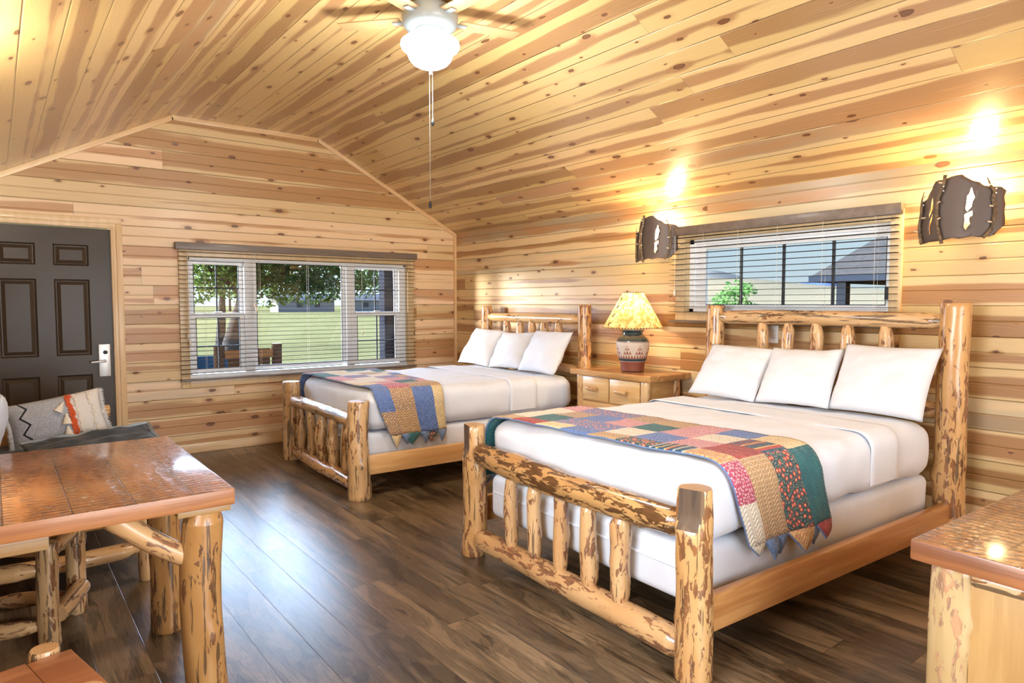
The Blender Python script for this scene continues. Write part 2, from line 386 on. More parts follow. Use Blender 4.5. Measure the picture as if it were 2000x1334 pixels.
def lathe(name, prof, mat, parent=None, n=40, loc=None, idx=None, rot=None, sharp=40):
    v, f = [], []
    for r_, z in prof:
        for k in range(n): v.append((r_ * math.cos(2 * pi * k / n), r_ * math.sin(2 * pi * k / n), z))
    for i in range(len(prof) - 1):
        for k in range(n):
            k2 = (k + 1) % n; f.append((i * n + k, i * n + k2, (i + 1) * n + k2, (i + 1) * n + k))
    f.append(tuple(range(n))[::-1]); f.append(tuple((len(prof) - 1) * n + k for k in range(n)))
    return mk(name, v, f, mat, parent, loc=loc, rot=rot, sharp=sharp)
def tube(name, pts, rad, mat, parent=None, n=8, loc=None, rot=None, jitter=0., closed=False):
    pts = [Vector(p) for p in pts]; v, f = [], []
    if not isinstance(rad, (list, tuple)): rad = [rad] * len(pts)
    up = Vector((0, 0, 1))
    for i, p in enumerate(pts):
        d = (pts[min(i + 1, len(pts) - 1)] - pts[max(i - 1, 0)]).normalized()
        a_ = d.cross(up if abs(d.z) < .9 else Vector((1, 0, 0))).normalized(); b_ = d.cross(a_)
        for k in range(n):
            r_ = rad[i] * (1 + jitter * mn.noise(Vector((p.x * 40 + k, p.y * 40, p.z * 40))))
            v.append(p + a_ * r_ * math.cos(2 * pi * k / n) + b_ * r_ * math.sin(2 * pi * k / n))
    for i in range(len(pts) - 1):
        for k in range(n):
            k2 = (k + 1) % n; f.append((i * n + k, i * n + k2, (i + 1) * n + k2, (i + 1) * n + k))
    f.append(tuple(range(n))[::-1]); f.append(tuple((len(pts) - 1) * n + k for k in range(n)))
    return mk(name, v, f, mat, parent, loc=loc, rot=rot, sharp=50)

def log(name, p0, p1, r0, r1=None, mat=None, parent=None, seed=0, t0=0, t1=0, tl=.07, bend=.006, bump=.05, edge=.008, scar=None, n=26, warts=0, swell=None):
    """peeled pole from p0 to p1; t0/t1 = tenon radius factor at the ends"""
    p0, p1 = Vector(p0), Vector(p1); L = (p1 - p0).length
    if r1 is None: r1 = r0
    rs = random.Random(seed); so = Vector((rs.uniform(0, 99), rs.uniform(0, 99), rs.uniform(0, 99)))
    st = {0., edge, L - edge, L}
    k = max(4, int(L / .03))
    for i in range(1, k): st.add(L * i / k)
    if t0:
        for q in (.2, .45, .7, .9, 1., 1.08): st.add(tl * q)
    if t1:
        for q in (.2, .45, .7, .9, 1., 1.08): st.add(L - tl * q)
    st = sorted(st); ss_ = [st[0]]
    for q in st[1:]:
        if q - ss_[-1] > .0025: ss_.append(q)
    ws = [(rs.uniform(.15, .85) * L, rs.uniform(0, 2 * pi), rs.uniform(.12, .28), rs.uniform(.02, .045)) for _ in range(warts)]
    ph, ba = rs.uniform(0, 6.28), rs.uniform(0, 6.28)
    v, f, mi = [], [], []
    flat = set()
    for i, s_ in enumerate(ss_):
        q = s_ / L; r_ = r0 + (r1 - r0) * q; mul = 1.
        if s_ < edge - 1e-6 and not t0: mul *= 1 - .5 * edge / r_
        if s_ > L - edge + 1e-6 and not t1: mul *= 1 - .5 * edge / r_
        if t0 and s_ < tl: x_ = s_ / tl; mul *= t0 + (1 - t0) * (x_ ** .85)
        if t1 and s_ > L - tl: x_ = (L - s_) / tl; mul *= t1 + (1 - t1) * (x_ ** .85)
        if swell:
            for (c_, w_, a_) in swell: mul *= 1 + a_ * math.exp(-((s_ - c_) / w_) ** 2)
        bx = bend * math.sin(pi * q) * math.cos(ba) + bend * .5 * math.sin(2 * pi * q + ph); by = bend * math.sin(pi * q) * math.sin(ba)
        for k in range(n):
            a_ = 2 * pi * k / n; ca, sa = math.cos(a_), math.sin(a_)
            nz = mn.noise(so + Vector((ca * .9, sa * .9, s_ * 3.2))) + .5 * mn.noise(so + Vector((ca * 2.2, sa * 2.2, s_ * 9)))
            rr = r_ * mul * (1 + bump * nz)
            for (wz, wa, wh, ww) in ws:
                da = (a_ - wa + pi) % (2 * pi) - pi
                rr += r_ * wh * math.exp(-((s_ - wz) / ww) ** 2 - (da * r_ / ww) ** 2)
            x_, y_ = rr * ca, rr * sa
            if scar:
                for (th, ln, dep) in scar:
                    top = L - s_
                    if top < ln:
                        lim = r_ * (1 - dep * min(1., ((ln - top) / (ln * .35))))
                        dx, dy = math.cos(th), math.sin(th); dd = x_ * dx + y_ * dy
                        if dd > lim and abs(-x_ * dy + y_ * dx) < r_ * .8:
                            x_ -= dx * (dd - lim); y_ -= dy * (dd - lim); flat.add(len(v))
            v.append((x_ + bx, y_ + by, s_))
    m_ = len(ss_)
    for i in range(m_ - 1):
        for k in range(n):
            k2 = (k + 1) % n; q = (i * n + k, i * n + k2, (i + 1) * n + k2, (i + 1) * n + k)
            f.append(q); mi.append(2 if all(z in flat for z in q) else 0)
    f.append(tuple(range(n))[::-1]); mi.append(1)
    f.append(tuple((m_ - 1) * n + k for k in range(n))); mi.append(1)
    o = mk(name, v, f, [mat or M_LOG, M_END, M_SCAR], parent, idx=mi, sharp=38)
    o.rotation_mode = 'QUATERNION'; o.rotation_quaternion = Vector((0, 0, 1)).rotation_difference(p1 - p0)
    o.location = p0
    return o

def rbox(name, x0, x1, y0, y1, z0, z1, r_, mat, parent=None, step=.05, puff=0., nz=0., ns=3., seed=0, fn=None, loc=None, rot=None):
    """soft rounded block"""
    def ax(a_, b_):
        n_ = max(2, int((b_ - a_ - 2 * r_) / step)); q = [a_ + r_ * t_ for t_ in (0, .15, .4, .7)]
        q += [a_ + r_ + (b_ - a_ - 2 * r_) * i / n_ for i in range(n_ + 1)]
        return q + [b_ - r_ * t_ for t_ in (.7, .4, .15, 0)]
    X, Y, Z = ax(x0, x1), ax(y0, y1), ax(z0, z1); vid, v, f = {}, [], []
    def gv(i, j, k):
        key = (i, j, k)
        if key not in vid:
            p = Vector((X[i], Y[j], Z[k]))
            c = Vector((min(max(p.x, x0 + r_), x1 - r_), min(max(p.y, y0 + r_), y1 - r_), min(max(p.z, z0 + r_), z1 - r_)))
            d = p - c
            nn = d.normalized() if d.length > 0 else Vector((0, 0, 0))
            if d.length > 0: p = c + nn * r_
            if puff:
                u_ = (p.x - x0) / (x1 - x0) * 2 - 1; w_ = (p.y - y0) / (y1 - y0) * 2 - 1; t_ = (p.z - z0) / (z1 - z0) * 2 - 1
                if k == len(Z) - 1: p.z += puff * (1 - u_ ** 4) * (1 - w_ ** 4)
                if j in (0, len(Y) - 1): p.y += (1 if j else -1) * puff * .6 * (1 - t_ ** 2)
                if i in (0, len(X) - 1): p.x += (1 if i else -1) * puff * .6 * (1 - t_ ** 2)
            if nz:
                q = p * ns + Vector((seed, seed * 2, 0))
                p += nn * nz * (mn.noise(q) + .5 * mn.noise(q * 2.3))
            if fn: p = fn(p)
            vid[key] = len(v); v.append(p)
        return vid[key]
    a_, b_, c_ = len(X) - 1, len(Y) - 1, len(Z) - 1
    for i in range(a_):
        for j in range(b_):
            f.append((gv(i, j, 0), gv(i, j + 1, 0), gv(i + 1, j + 1, 0), gv(i + 1, j, 0)))
            f.append((gv(i, j, c_), gv(i + 1, j, c_), gv(i + 1, j + 1, c_), gv(i, j + 1, c_)))
    for i in range(a_):
        for k in range(c_):
            f.append((gv(i, 0, k), gv(i + 1, 0, k), gv(i + 1, 0, k + 1), gv(i, 0, k + 1)))
            f.append((gv(i, b_, k), gv(i, b_, k + 1), gv(i + 1, b_, k + 1), gv(i + 1, b_, k)))
    for j in range(b_):
        for k in range(c_):
            f.append((gv(0, j, k), gv(0, j, k + 1), gv(0, j + 1, k + 1), gv(0, j + 1, k)))
            f.append((gv(a_, j, k), gv(a_, j + 1, k), gv(a_, j + 1, k + 1), gv(a_, j, k + 1)))
    return mk(name, v, f, mat, parent, loc=loc, rot=rot, sharp=0)

def cushion(name, w, h, th, mat, parent=None, n=26, seed=0, pinch=.07, wr=.012, mats=None, sag=0.):
    """pillow in its own XZ plane (x width, z height from 0), thickness along y"""
    v, f = [], []
    def P_(i, j, sgn):
        u_ = i / n * 2 - 1; w_ = j / n * 2 - 1
        x_ = w / 2 * u_ * (1 - pinch * (1 - w_ * w_)); z_ = h / 2 * w_ * (1 - pinch * (1 - u_ * u_))
        t_ = (max(0., 1 - abs(u_) ** 2.4) * max(0., 1 - abs(w_) ** 2.4)) ** .55
        q = Vector((u_ * 2.1 + seed * 3.7, w_ * 2.1, sgn + seed))
        wv = wr * (mn.noise(q) + .6 * mn.noise(q * 2.3)) * min(1., t_ * 2.5)
        # creases radiating from the corners
        cr_ = wr * .8 * math.sin((u_ * w_) * 13 + seed) * (abs(u_ * w_)) ** .7 * t_
        z_ -= sag * (1 - u_ * u_) * max(0, w_)
        return (x_, sgn * (th / 2 * t_) + wv + cr_ * sgn, z_ + h / 2)
    idx = {}
    for sgn in (1, -1):
        for i in range(n + 1):
            for j in range(n + 1):
                ed = i in (0, n) or j in (0, n)
                if sgn == -1 and ed: idx[(sgn, i, j)] = idx[(1, i, j)]
                else: idx[(sgn, i, j)] = len(v); v.append(P_(i, j, sgn))
        for i in range(n):
            for j in range(n):
                q = (idx[(sgn, i, j)], idx[(sgn, i + 1, j)], idx[(sgn, i + 1, j + 1)], idx[(sgn, i, j + 1)])
                f.append(q if sgn == -1 else q[::-1])
    return mk(name, v, f, mat, parent, sharp=0)

# ================================================================== materials
M_END = endgrain('cut_log_end', (.58, .37, .18), (.34, .17, .07)); M_SCAR = board('weathered_scar', (.17, .10, .05), (.055, .032, .018), 2, .65, .0)
M_LOG = logmat('peeled_log', amount=.5, base=(.56, .305, .125), pale=(.66, .41, .195), patch=(.165, .072, .040))
M_LOGB = logmat('peeled_log_bark', amount=.7, base=(.53, .28, .10), pale=(.63, .375, .155), patch=(.15, .062, .028))
M_LOGR = logmat('peeled_log_bark_rail', amount=1.25, base=(.46, .235, .08), pale=(.56, .32, .12), patch=(.055, .022, .010))
M_LOGD = logmat('peeled_log_streaked', amount=.40, black=2.1, base=(.49, .29, .125), pale=(.60, .39, .20))
M_LOGC = logmat('peeled_log_clear', amount=.25, black=.0, base=(.60, .35, .15), pale=(.69, .46, .23))
M_LOGT = logmat('peeled_log_table', amount=.30, black=1.0, base=(.40, .195, .060), pale=(.50, .27, .095), patch=(.11, .05, .025))
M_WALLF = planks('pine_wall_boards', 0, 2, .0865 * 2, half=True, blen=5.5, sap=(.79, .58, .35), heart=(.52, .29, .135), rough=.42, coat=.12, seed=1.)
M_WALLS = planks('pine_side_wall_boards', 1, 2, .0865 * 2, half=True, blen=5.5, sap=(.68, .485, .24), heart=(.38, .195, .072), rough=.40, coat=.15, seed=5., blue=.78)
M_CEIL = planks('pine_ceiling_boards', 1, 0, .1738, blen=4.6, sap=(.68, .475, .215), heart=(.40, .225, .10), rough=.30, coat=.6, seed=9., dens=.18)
M_TRIM = board('pine_trim', (.80, .60, .36), (.66, .42, .21), 0, .4, .15, knots=False, tone=.1)
M_TRIMZ = board('pine_trim_upright', (.82, .62, .37), (.70, .46, .23), 2, .4, .15, knots=True, tone=.1)
M_TRIMY = board('pine_trim_side', (.80, .60, .36), (.66, .42, .21), 1, .4, .15, knots=False, tone=.1)
M_RAIL = board('orange_fir_rail', (.60, .31, .11), (.44, .19, .06), 0, .3, .4)
M_RAILP = board('pale_fir_rail', (.68, .42, .19), (.55, .30, .11), 0, .3, .4)
M_PINE = board('yellow_pine_board', (.80, .57, .28), (.66, .38, .14), 1, .33, .35)
M_PINEX = board('yellow_pine_panel', (.54, .325, .125), (.45, .25, .085), 0, .33, .35, knots=False)
M_BLOCK = board('tan_pine_block', (.36, .21, .08), (.30, .165, .055), 0, .35, .3, knots=False)
M_SEAT = board('cedar_seat_board', (.33, .135, .055), (.24, .085, .032), 0, .3, .5)
M_FLOOR = floormat()
M_WHITE = fabric('white_cotton_sheet', (.74, .785, .87))
M_WHITE2 = fabric('white_pillowcase', (.70, .715, .75), wr=.35)
M_VINYL = plain('white_vinyl', (.93, .95, .97), .32)
M_DARK = plain('dark_muntin', (.03, .035, .045), .5)
M_BLACK = plain('black_tube_metal', (.02, .022, .025), .35, Metallic=.6)
M_VAL = board('grey_brown_valance', (.17, .13, .105), (.13, .10, .08), 0, .45, .1, knots=False, tone=.05)
M_VALY = board('grey_brown_valance_side', (.17, .13, .105), (.13, .10, .08), 1, .45, .1, knots=False, tone=.05)
M_SLAT = matte('blind_slat', (.055, .046, .040))
M_CORD = plain('blind_cord', (.75, .70, .62), .7)
M_LOCK = plain('satin_silver', (.72, .73, .74), .35, Metallic=.35)
M_CHAIN = plain('dull_bead_chain', (.22, .21, .19), .5)
M_CAS = board('pine_casing', (.78, .57, .32), (.72, .50, .26), 2, .4, .15, knots=False, tone=.05)
M_PLATE = plain('white_plastic', (.85, .85, .83), .35)
M_SOCK = plain('socket_slot_dark', (.05, .05, .05), .6)
M_IRON = plain('brown_steel_plate', (.115, .088, .078), .5, Metallic=.35)
def barkm(name, a, b):
    t = T(name); o = t.obj(); n = t.noise(o, 60., 3.); return t.fin(t.bsdf(t.mix(t.ss(n, .35, .65), a, b), .7, t.bump(n, .6, .004)))
M_TWIG = barkm('twig_bark', (.20, .135, .075), (.085, .055, .03))
M_CUT = plain('cut_twig_end', (.75, .6, .4), .6)
def glassm(name, refl=.07, tint=(1, 1, 1)):
    t = T(name); a_ = t.N('BsdfTransparent'); a_.inputs[0].default_value = (*tint, 1)
    g = t.N('BsdfGlossy'); g.inputs['Roughness'].default_value = .02
    fr = t.N('Fresnel'); fr.inputs[0].default_value = 1.45
    m = t.N('MixShader'); t.L(t.M('MULTIPLY', fr.outputs[0], .8), m.inputs[0]); t.L(a_.outputs[0], m.inputs[1]); t.L(g.outputs[0], m.inputs[2])
    t.L(m.outputs[0], t.out.inputs[0]); return t.m
M_GLASS = glassm('window_glass')
def emis(name, color, st):
    t = T(name); e_ = t.N('Emission'); e_.inputs[0].default_value = (*color, 1); e_.inputs[1].default_value = st
    t.L(e_.outputs[0], t.out.inputs[0]); return t.m
def doorm():
    t = T('brown_painted_door'); o = t.obj(); n = t.noise(o, 5., 3.)
    return t.fin(t.bsdf((.060, .042, .028), .30, t.bump(n, .12, .02), Specular_IOR_Level=.2))
M_DOOR = doorm()

# ================================================================== room shell
# origin: far right corner on the floor; X to the right, Y away from camera, Z up
XL, XR, YN, YF = -4.70, 0.0, -8.2, 0.0
EAVE, FLAT, RX, LX = 2.217, 3.087, -1.667, -3.033
TH = .13
fl = box('floor', XL - TH, XR + TH, YN - TH, YF + TH, -.12, 0, M_FLOOR, bev=0); struct(fl)

def gable(name, y0, y1, holes, mat):
    """gable wall: boxes around the holes up to the eave, and a prism above"""
    xs = sorted({XL - TH, XR + TH, *[h[0] for h in holes], *[h[1] for h in holes]})
    zs = sorted({0., EAVE, *[h[2] for h in holes], *[h[3] for h in holes]})
    bm = bmesh.new()
    for i in range(len(xs) - 1):
        for k in range(len(zs) - 1):
            cx, cz = (xs[i] + xs[i + 1]) / 2, (zs[k] + zs[k + 1]) / 2
            if any(h[0] < cx < h[1] and h[2] < cz < h[3] for h in holes): continue
            bmbox(bm, xs[i], xs[i + 1], y0, y1, zs[k], zs[k + 1])
    top = [(XL - TH, EAVE), (XR + TH, EAVE), (XR, EAVE), (RX, FLAT + .02), (LX, FLAT + .02), (XL, EAVE)]
    top = [(XL - TH, EAVE), (XR + TH, EAVE), (RX, FLAT + .04), (LX, FLAT + .04)]
    a_ = [bm.verts.new((p[0], y0, p[1])) for p in top]; b_ = [bm.verts.new((p[0], y1, p[1])) for p in top]
    bm.faces.new(a_); bm.faces.new(b_[::-1])
    for i in range(4): bm.faces.new((a_[i], b_[i], b_[(i + 1) % 4], a_[(i + 1) % 4]))
    bmesh.ops.recalc_face_normals(bm, faces=bm.faces)
    return struct(frombm(name, bm, mat))
WIN = (-2.935, -.655, .69, 1.83)
DOOR = (-4.452, -3.536, 0.0, 2.045)
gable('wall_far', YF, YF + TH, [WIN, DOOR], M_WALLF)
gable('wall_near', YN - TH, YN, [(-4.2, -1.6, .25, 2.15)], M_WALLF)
def sidewall(name, x0, x1, holes, mat):
    ys = sorted({YN, YF, *[h[0] for h in holes], *[h[1] for h in holes]}); zs = sorted({0., EAVE + .03, *[h[2] for h in holes], *[h[3] for h in holes]})
    bm = bmesh.new()
    for i in range(len(ys) - 1):
        for k in range(len(zs) - 1):
            cy, cz = (ys[i] + ys[i + 1]) / 2, (zs[k] + zs[k + 1]) / 2
            if any(h[0] < cy < h[1] and h[2] < cz < h[3] for h in holes): continue
            bmbox(bm, x0, x1, ys[i], ys[i + 1], zs[k], zs[k + 1])
    return struct(frombm(name, bm, mat))
WIN2 = (-4.885, -3.35, 1.325, 1.90)
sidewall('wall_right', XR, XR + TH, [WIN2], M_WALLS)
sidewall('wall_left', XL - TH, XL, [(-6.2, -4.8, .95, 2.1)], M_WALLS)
# ceiling panels: local x runs across the boards, local y along the room
def ceil_panel(name, xa, za, xb, zb, shift=0.):
    d = Vector((xb - xa, 0, zb - za)); Lc = d.length; ang = -math.atan2(zb - za, xb - xa)
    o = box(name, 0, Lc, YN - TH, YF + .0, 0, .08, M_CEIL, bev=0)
    o.location = (xa, 0, za); o.rotation_euler = (0, ang, 0)
    return struct(o)
ceil_panel('ceiling', LX, FLAT, RX, FLAT)
ceil_panel('ceiling_slope_left', XL, EAVE, LX, FLAT)
ceil_panel('ceiling_slope_right', RX, FLAT, XR, EAVE)
# trims
def beam(name, p0, p1, w, d, mat):
    """flat strip of width w in the X-Z plane on the far wall, thickness d towards the room"""
    p0, p1 = Vector(p0), Vector(p1); L_ = (p1 - p0).length
    o = box(name, 0, L_, -d, 0, -w, 0, mat, bev=.003); o.location = p0
    o.rotation_euler = (0, -math.atan2(p1.z - p0.z, p1.x - p0.x), 0); return struct(o)
beam('trim_1', (XL, 0, EAVE), (LX, 0, FLAT), .045, .02, M_TRIM)
beam('trim_2', (LX, 0, FLAT), (RX, 0, FLAT), .045, .02, M_TRIM)
beam('trim_3', (RX, 0, FLAT), (XR, 0, EAVE), .040, .02, M_TRIM)
struct(box('trim_4', -.03, 0, -.03, 0, 0, EAVE, M_TRIMZ, bev=.006))
struct(box('baseboard_far', -3.44, 0, -.016, 0, 0, .088, M_TRIM, bev=.004))
struct(box('baseboard_right', -.016, 0, YN, -.03, 0, .088, M_TRIMY, bev=.004))

# ------------------------------------------------------------------ door
dr = empty('door_1', (-3.994, .03, 0)); dr['kind'] = 'structure'
def door_leaf():
    v, f = [], []
    hw, H, d = .454, 2.035, .045
    cols = [(-.33, -.078), (.042, .294)]; rows = [(.20, .79), (.955, 1.60), (1.715, 1.893)]
    xs = [-hw, cols[0][0], cols[0][1], cols[1][0], cols[1][1], hw]; zs = [.012, rows[0][0], rows[0][1], rows[1][0], rows[1][1], rows[2][0], rows[2][1], H]
    bm = bmesh.new(); vv = {}
    def g(x_, y_, z_):
        k = (round(x_, 5), round(y_, 5), round(z_, 5))
        if k not in vv: vv[k] = bm.verts.new((x_, y_, z_))
        return vv[k]
    for i in range(5):
        for k in range(7):
            if i in (1, 3) and k in (1, 3, 5):
                x0, x1, z0, z1 = xs[i], xs[i + 1], zs[k], zs[k + 1]
                prof = [(0, 0), (.004, .004), (.012, .013), (.020, .014), (.046, .003), (.050, .003)]
                for a_, b_ in zip(prof[:-1], prof[1:]):
                    A = [(x0 + a_[0], a_[1], z0 + a_[0]), (x1 - a_[0], a_[1], z0 + a_[0]), (x1 - a_[0], a_[1], z1 - a_[0]), (x0 + a_[0], a_[1], z1 - a_[0])]
                    B = [(x0 + b_[0], b_[1], z0 + b_[0]), (x1 - b_[0], b_[1], z0 + b_[0]), (x1 - b_[0], b_[1], z1 - b_[0]), (x0 + b_[0], b_[1], z1 - b_[0])]
                    for q in range(4): bm.faces.new((g(*A[q]), g(*A[(q + 1) % 4]), g(*B[(q + 1) % 4]), g(*B[q])))
                bm.faces.new([g(*p) for p in B])
            else:
                bm.faces.new((g(xs[i], 0, zs[k]), g(xs[i + 1], 0, zs[k]), g(xs[i + 1], 0, zs[k + 1]), g(xs[i], 0, zs[k + 1])))
    bmbox(bm, -hw, hw, .0145, d, .012, H)
    for (x0, x1, z0, z1) in ((-hw, -hw + .001, .012, H), (hw - .001, hw, .012, H), (-hw, hw, H - .001, H)): bmbox(bm, x0, x1, .0001, .02, z0, z1)
    return frombm('door_leaf', bm, M_DOOR, dr)
door_leaf()
lk = box('lock_plate', .34, .428, -.022, 0, .765, 1.045, M_LOCK, dr, bev=.006)
tube('lever_handle', [(.385, -.02, .90), (.385, -.055, .90), (.36, -.058, .899), (.28, -.055, .893)], [.013, .012, .011, .009], M_LOCK, dr, n=10)
lathe('thumb_turn', [(.004, 0), (.017, .002), (.017, .012), (.012, .016), (.002, .017)], M_SOCK, dr, n=20, loc=(.39, -.022, .975), rot=(pi / 2, 0, 0))
box('latch_edge', .4555, .459, -.012, .03, .82, 1.0, M_LOCK, dr, bev=.001)
dc = empty('trim_5', (0, 0, 0)); dc['kind'] = 'structure'
def casing(x0, x1, z0, z1, w, parent, mat):
    bm = bmesh.new(); 
    for (o_, i_, d) in ((w, .0, .012), (w - .0015, w * .45, .019), (w * .42, w * .15, .016)):
        for a_, b_, c_, e_ in ((x0 - o_, x0 - i_, z0, z1 + i_), (x1 + i_, x1 + o_, z0, z1 + i_), (x0 - o_, x1 + o_, z1 + i_, z1 + o_)):
            bmbox(bm, a_, b_, -d, -.0004, c_, e_, bev=.002)
    return frombm('casing', bm, M_CAS, parent, smooth=True)
casing(DOOR[0], DOOR[1], 0, DOOR[3], .085, dc, M_TRIMZ)
boxes('jamb', [(DOOR[0] - .001, DOOR[0] + .004, 0, TH, 0, DOOR[3]), (DOOR[1] - .002, DOOR[1] + .001, 0, TH, 0, DOOR[3]), (DOOR[0], DOOR[1], 0, TH, DOOR[3] - .004, DOOR[3] + .001)], M_TRIMZ, dc)

# ------------------------------------------------------------------ far window (three lights)
w1 = empty('window_1', (0, 0, 0)); w1['kind'] = 'structure'
x0, x1, z0, z1 = WIN
bm = bmesh.new()
for b_ in ((x0 - .075, x0, -.02, 0, z0 - .075, z1 + .075), (x1, x1 + .075, -.02, 0, z0 - .075, z1 + .075), (x0, x1, -.02, 0, z1, z1 + .075), (x0, x1, -.02, 0, z0 - .075, z0),
           (x0 - .012, x0 + .004, 0, .09, z0, z1), (x1 - .004, x1 + .012, 0, .09, z0, z1), (x0, x1, 0, .09, z1 - .004, z1 + .012)): bmbox(bm, *b_, bev=.002)
frombm('window_casing', bm, M_CAS, w1, smooth=True)
boxes('window_frame', [(x0 + .004, x0 + .03, .03, .12, z0, z1), (x1 - .03, x1 - .004, .03, .12, z0, z1), (x0 + .004, x1 - .004, .03, .12, z1 - .03, z1 - .004), (x0, x1, .0, .12, z0 - .002, z0 + .04),
                       (-2.425, -2.335, .02, .12, z0, z1), (-1.375, -1.285, .02, .12, z0, z1)], M_VINYL, w1, bev=.004)
def sash(xa, xb, za, zb, yo, w, name='sash'):
    return boxes(name, [(xa, xa + w, yo, yo + .03, za, zb), (xb - w, xb, yo, yo + .03, za, zb), (xa + w, xb - w, yo, yo + .03, za, za + w), (xa + w, xb - w, yo, yo + .03, zb - w, zb)], M_VINYL, w1, bev=.003)
def pane(xa, xb, za, zb, yo, s_, bars, prnt=None):
    box('pane', xa, xb, yo + .014, yo + .018, za, zb, M_GLASS, s_, bev=0)
    bd = [(xa, xa + .006, yo + .002, yo + .013, za, zb), (xb - .006, xb, yo + .002, yo + .013, za, zb), (xa, xb, yo + .002, yo + .013, za, za + .006), (xa, xb, yo + .002, yo + .013, zb - .006, zb)]
    for (h, q) in bars:
        if h: bd.append((xa, xb, yo + .004, yo + .013, q - .007, q + .007))
        else: bd.append((q - .007, q + .007, yo + .004, yo + .013, za, zb))
    boxes('muntin', bd, M_DARK, s_)
for (xa, xb) in ((-2.905, -2.425), (-1.285, -.685)):
    if xa > -2: xb = -.735
    s_ = sash(xa, xb, 1.265, 1.80, .075, .035); mx = (xa + xb) / 2; pane(xa + .035, xb - .035, 1.30, 1.765 + .03, .075, s_, [(1, 1.545), (0, mx)])
    s_ = sash(xa, xb, .735, 1.305, .04, .042); pane(xa + .042, xb - .042, .777, 1.262, .04, s_, [(1, .99), (0, mx)])
    box('sash_lock', mx - .035, mx + .035, .022, .04, 1.300, 1.318, M_VINYL, s_, bev=.004)
boxes('side_filler', [(-.737, -.68, .035, .11, z0 + .04, z1 - .03)], M_VINYL, w1, bev=.003)
s_ = sash(-2.335, -1.375, .745, 1.83, .05, .035); pane(-2.30, -1.41, .78, 1.795, .05, s_, [])

# ------------------------------------------------------------------ right window
w2 = empty('window_2', (0, 0, 0)); w2['kind'] = 'structure'
y0, y1, z0, z1 = WIN2
bm = bmesh.new()
for b_ in ((-.02, 0, y0 - .07, y0, z0 - .07, z1 + .07), (-.02, 0, y1, y1 + .085, z0 - .07, z1 + .07), (-.02, 0, y0, y1, z1, z1 + .07), (-.02, 0, y0, y1, z0 - .07, z0),
           (0, .05, y0 - .012, y0 + .003, z0, z1), (0, .05, y1 - .003, y1 + .012, z0, z1), (0, .05, y0, y1, z1 - .003, z1 + .012), (0, .05, y0, y1, z0 - .012, z0 + .003)): bmbox(bm, *b_, bev=.002)
frombm('window_casing', bm, M_CAS, w2, smooth=True)
boxes('window_frame', [(.045, .12, y0, y0 + .028, z0, z1), (.045, .12, y1 - .045, y1, z0, z1), (.045, .12, y0, y1, z0, z0 + .035), (.045, .12, y0, y1, z1 - .04, z1)], M_VINYL, w2, bev=.004)
s2 = boxes('sash', [(.06, .095, y0 + .028, y0 + .05, z0 + .035, z1 - .04), (.06, .095, y1 - .14, y1 - .045, z0 + .035, z1 - .04), (.06, .095, y0 + .05, y1 - .14, z0 + .035, z0 + .06), (.06, .095, y0 + .05, y1 - .14, z1 - .085, z1 - .04)], M_VINYL, w2, bev=.004)
gy0, gy1, gz0, gz1 = y0 + .05, y1 - .14, z0 + .06, z1 - .085
box('pane', .078, .082, gy0, gy1, gz0, gz1, M_GLASS, s2, bev=0)
bd = [(.07, .077, gy0, gy0 + .008, gz0, gz1), (.07, .077, gy0, gy1, gz0, gz0 + .006)]
for q in (-3.80, -4.14, -4.495): bd.append((.068, .078, q - .010, q + .010, gz0, gz1))
boxes('muntin', bd, M_DARK, s2)
box('latch', .05, .062, gy0 - .022, gy0 + .004, 1.42, 1.50, M_DARK, w2, bev=.004)
# unseen openings, added to let the fill lamps shine in
for i, (nm, b_) in enumerate((('added_window_3', (XL - .09, XL - .07, -6.2, -4.8, .95, 2.1)), ('added_window_4', (-4.2, -1.6, YN - .09, YN - .07, .25, 2.15)))):
    o = box(nm, *b_, M_GLASS, bev=0); struct(o)

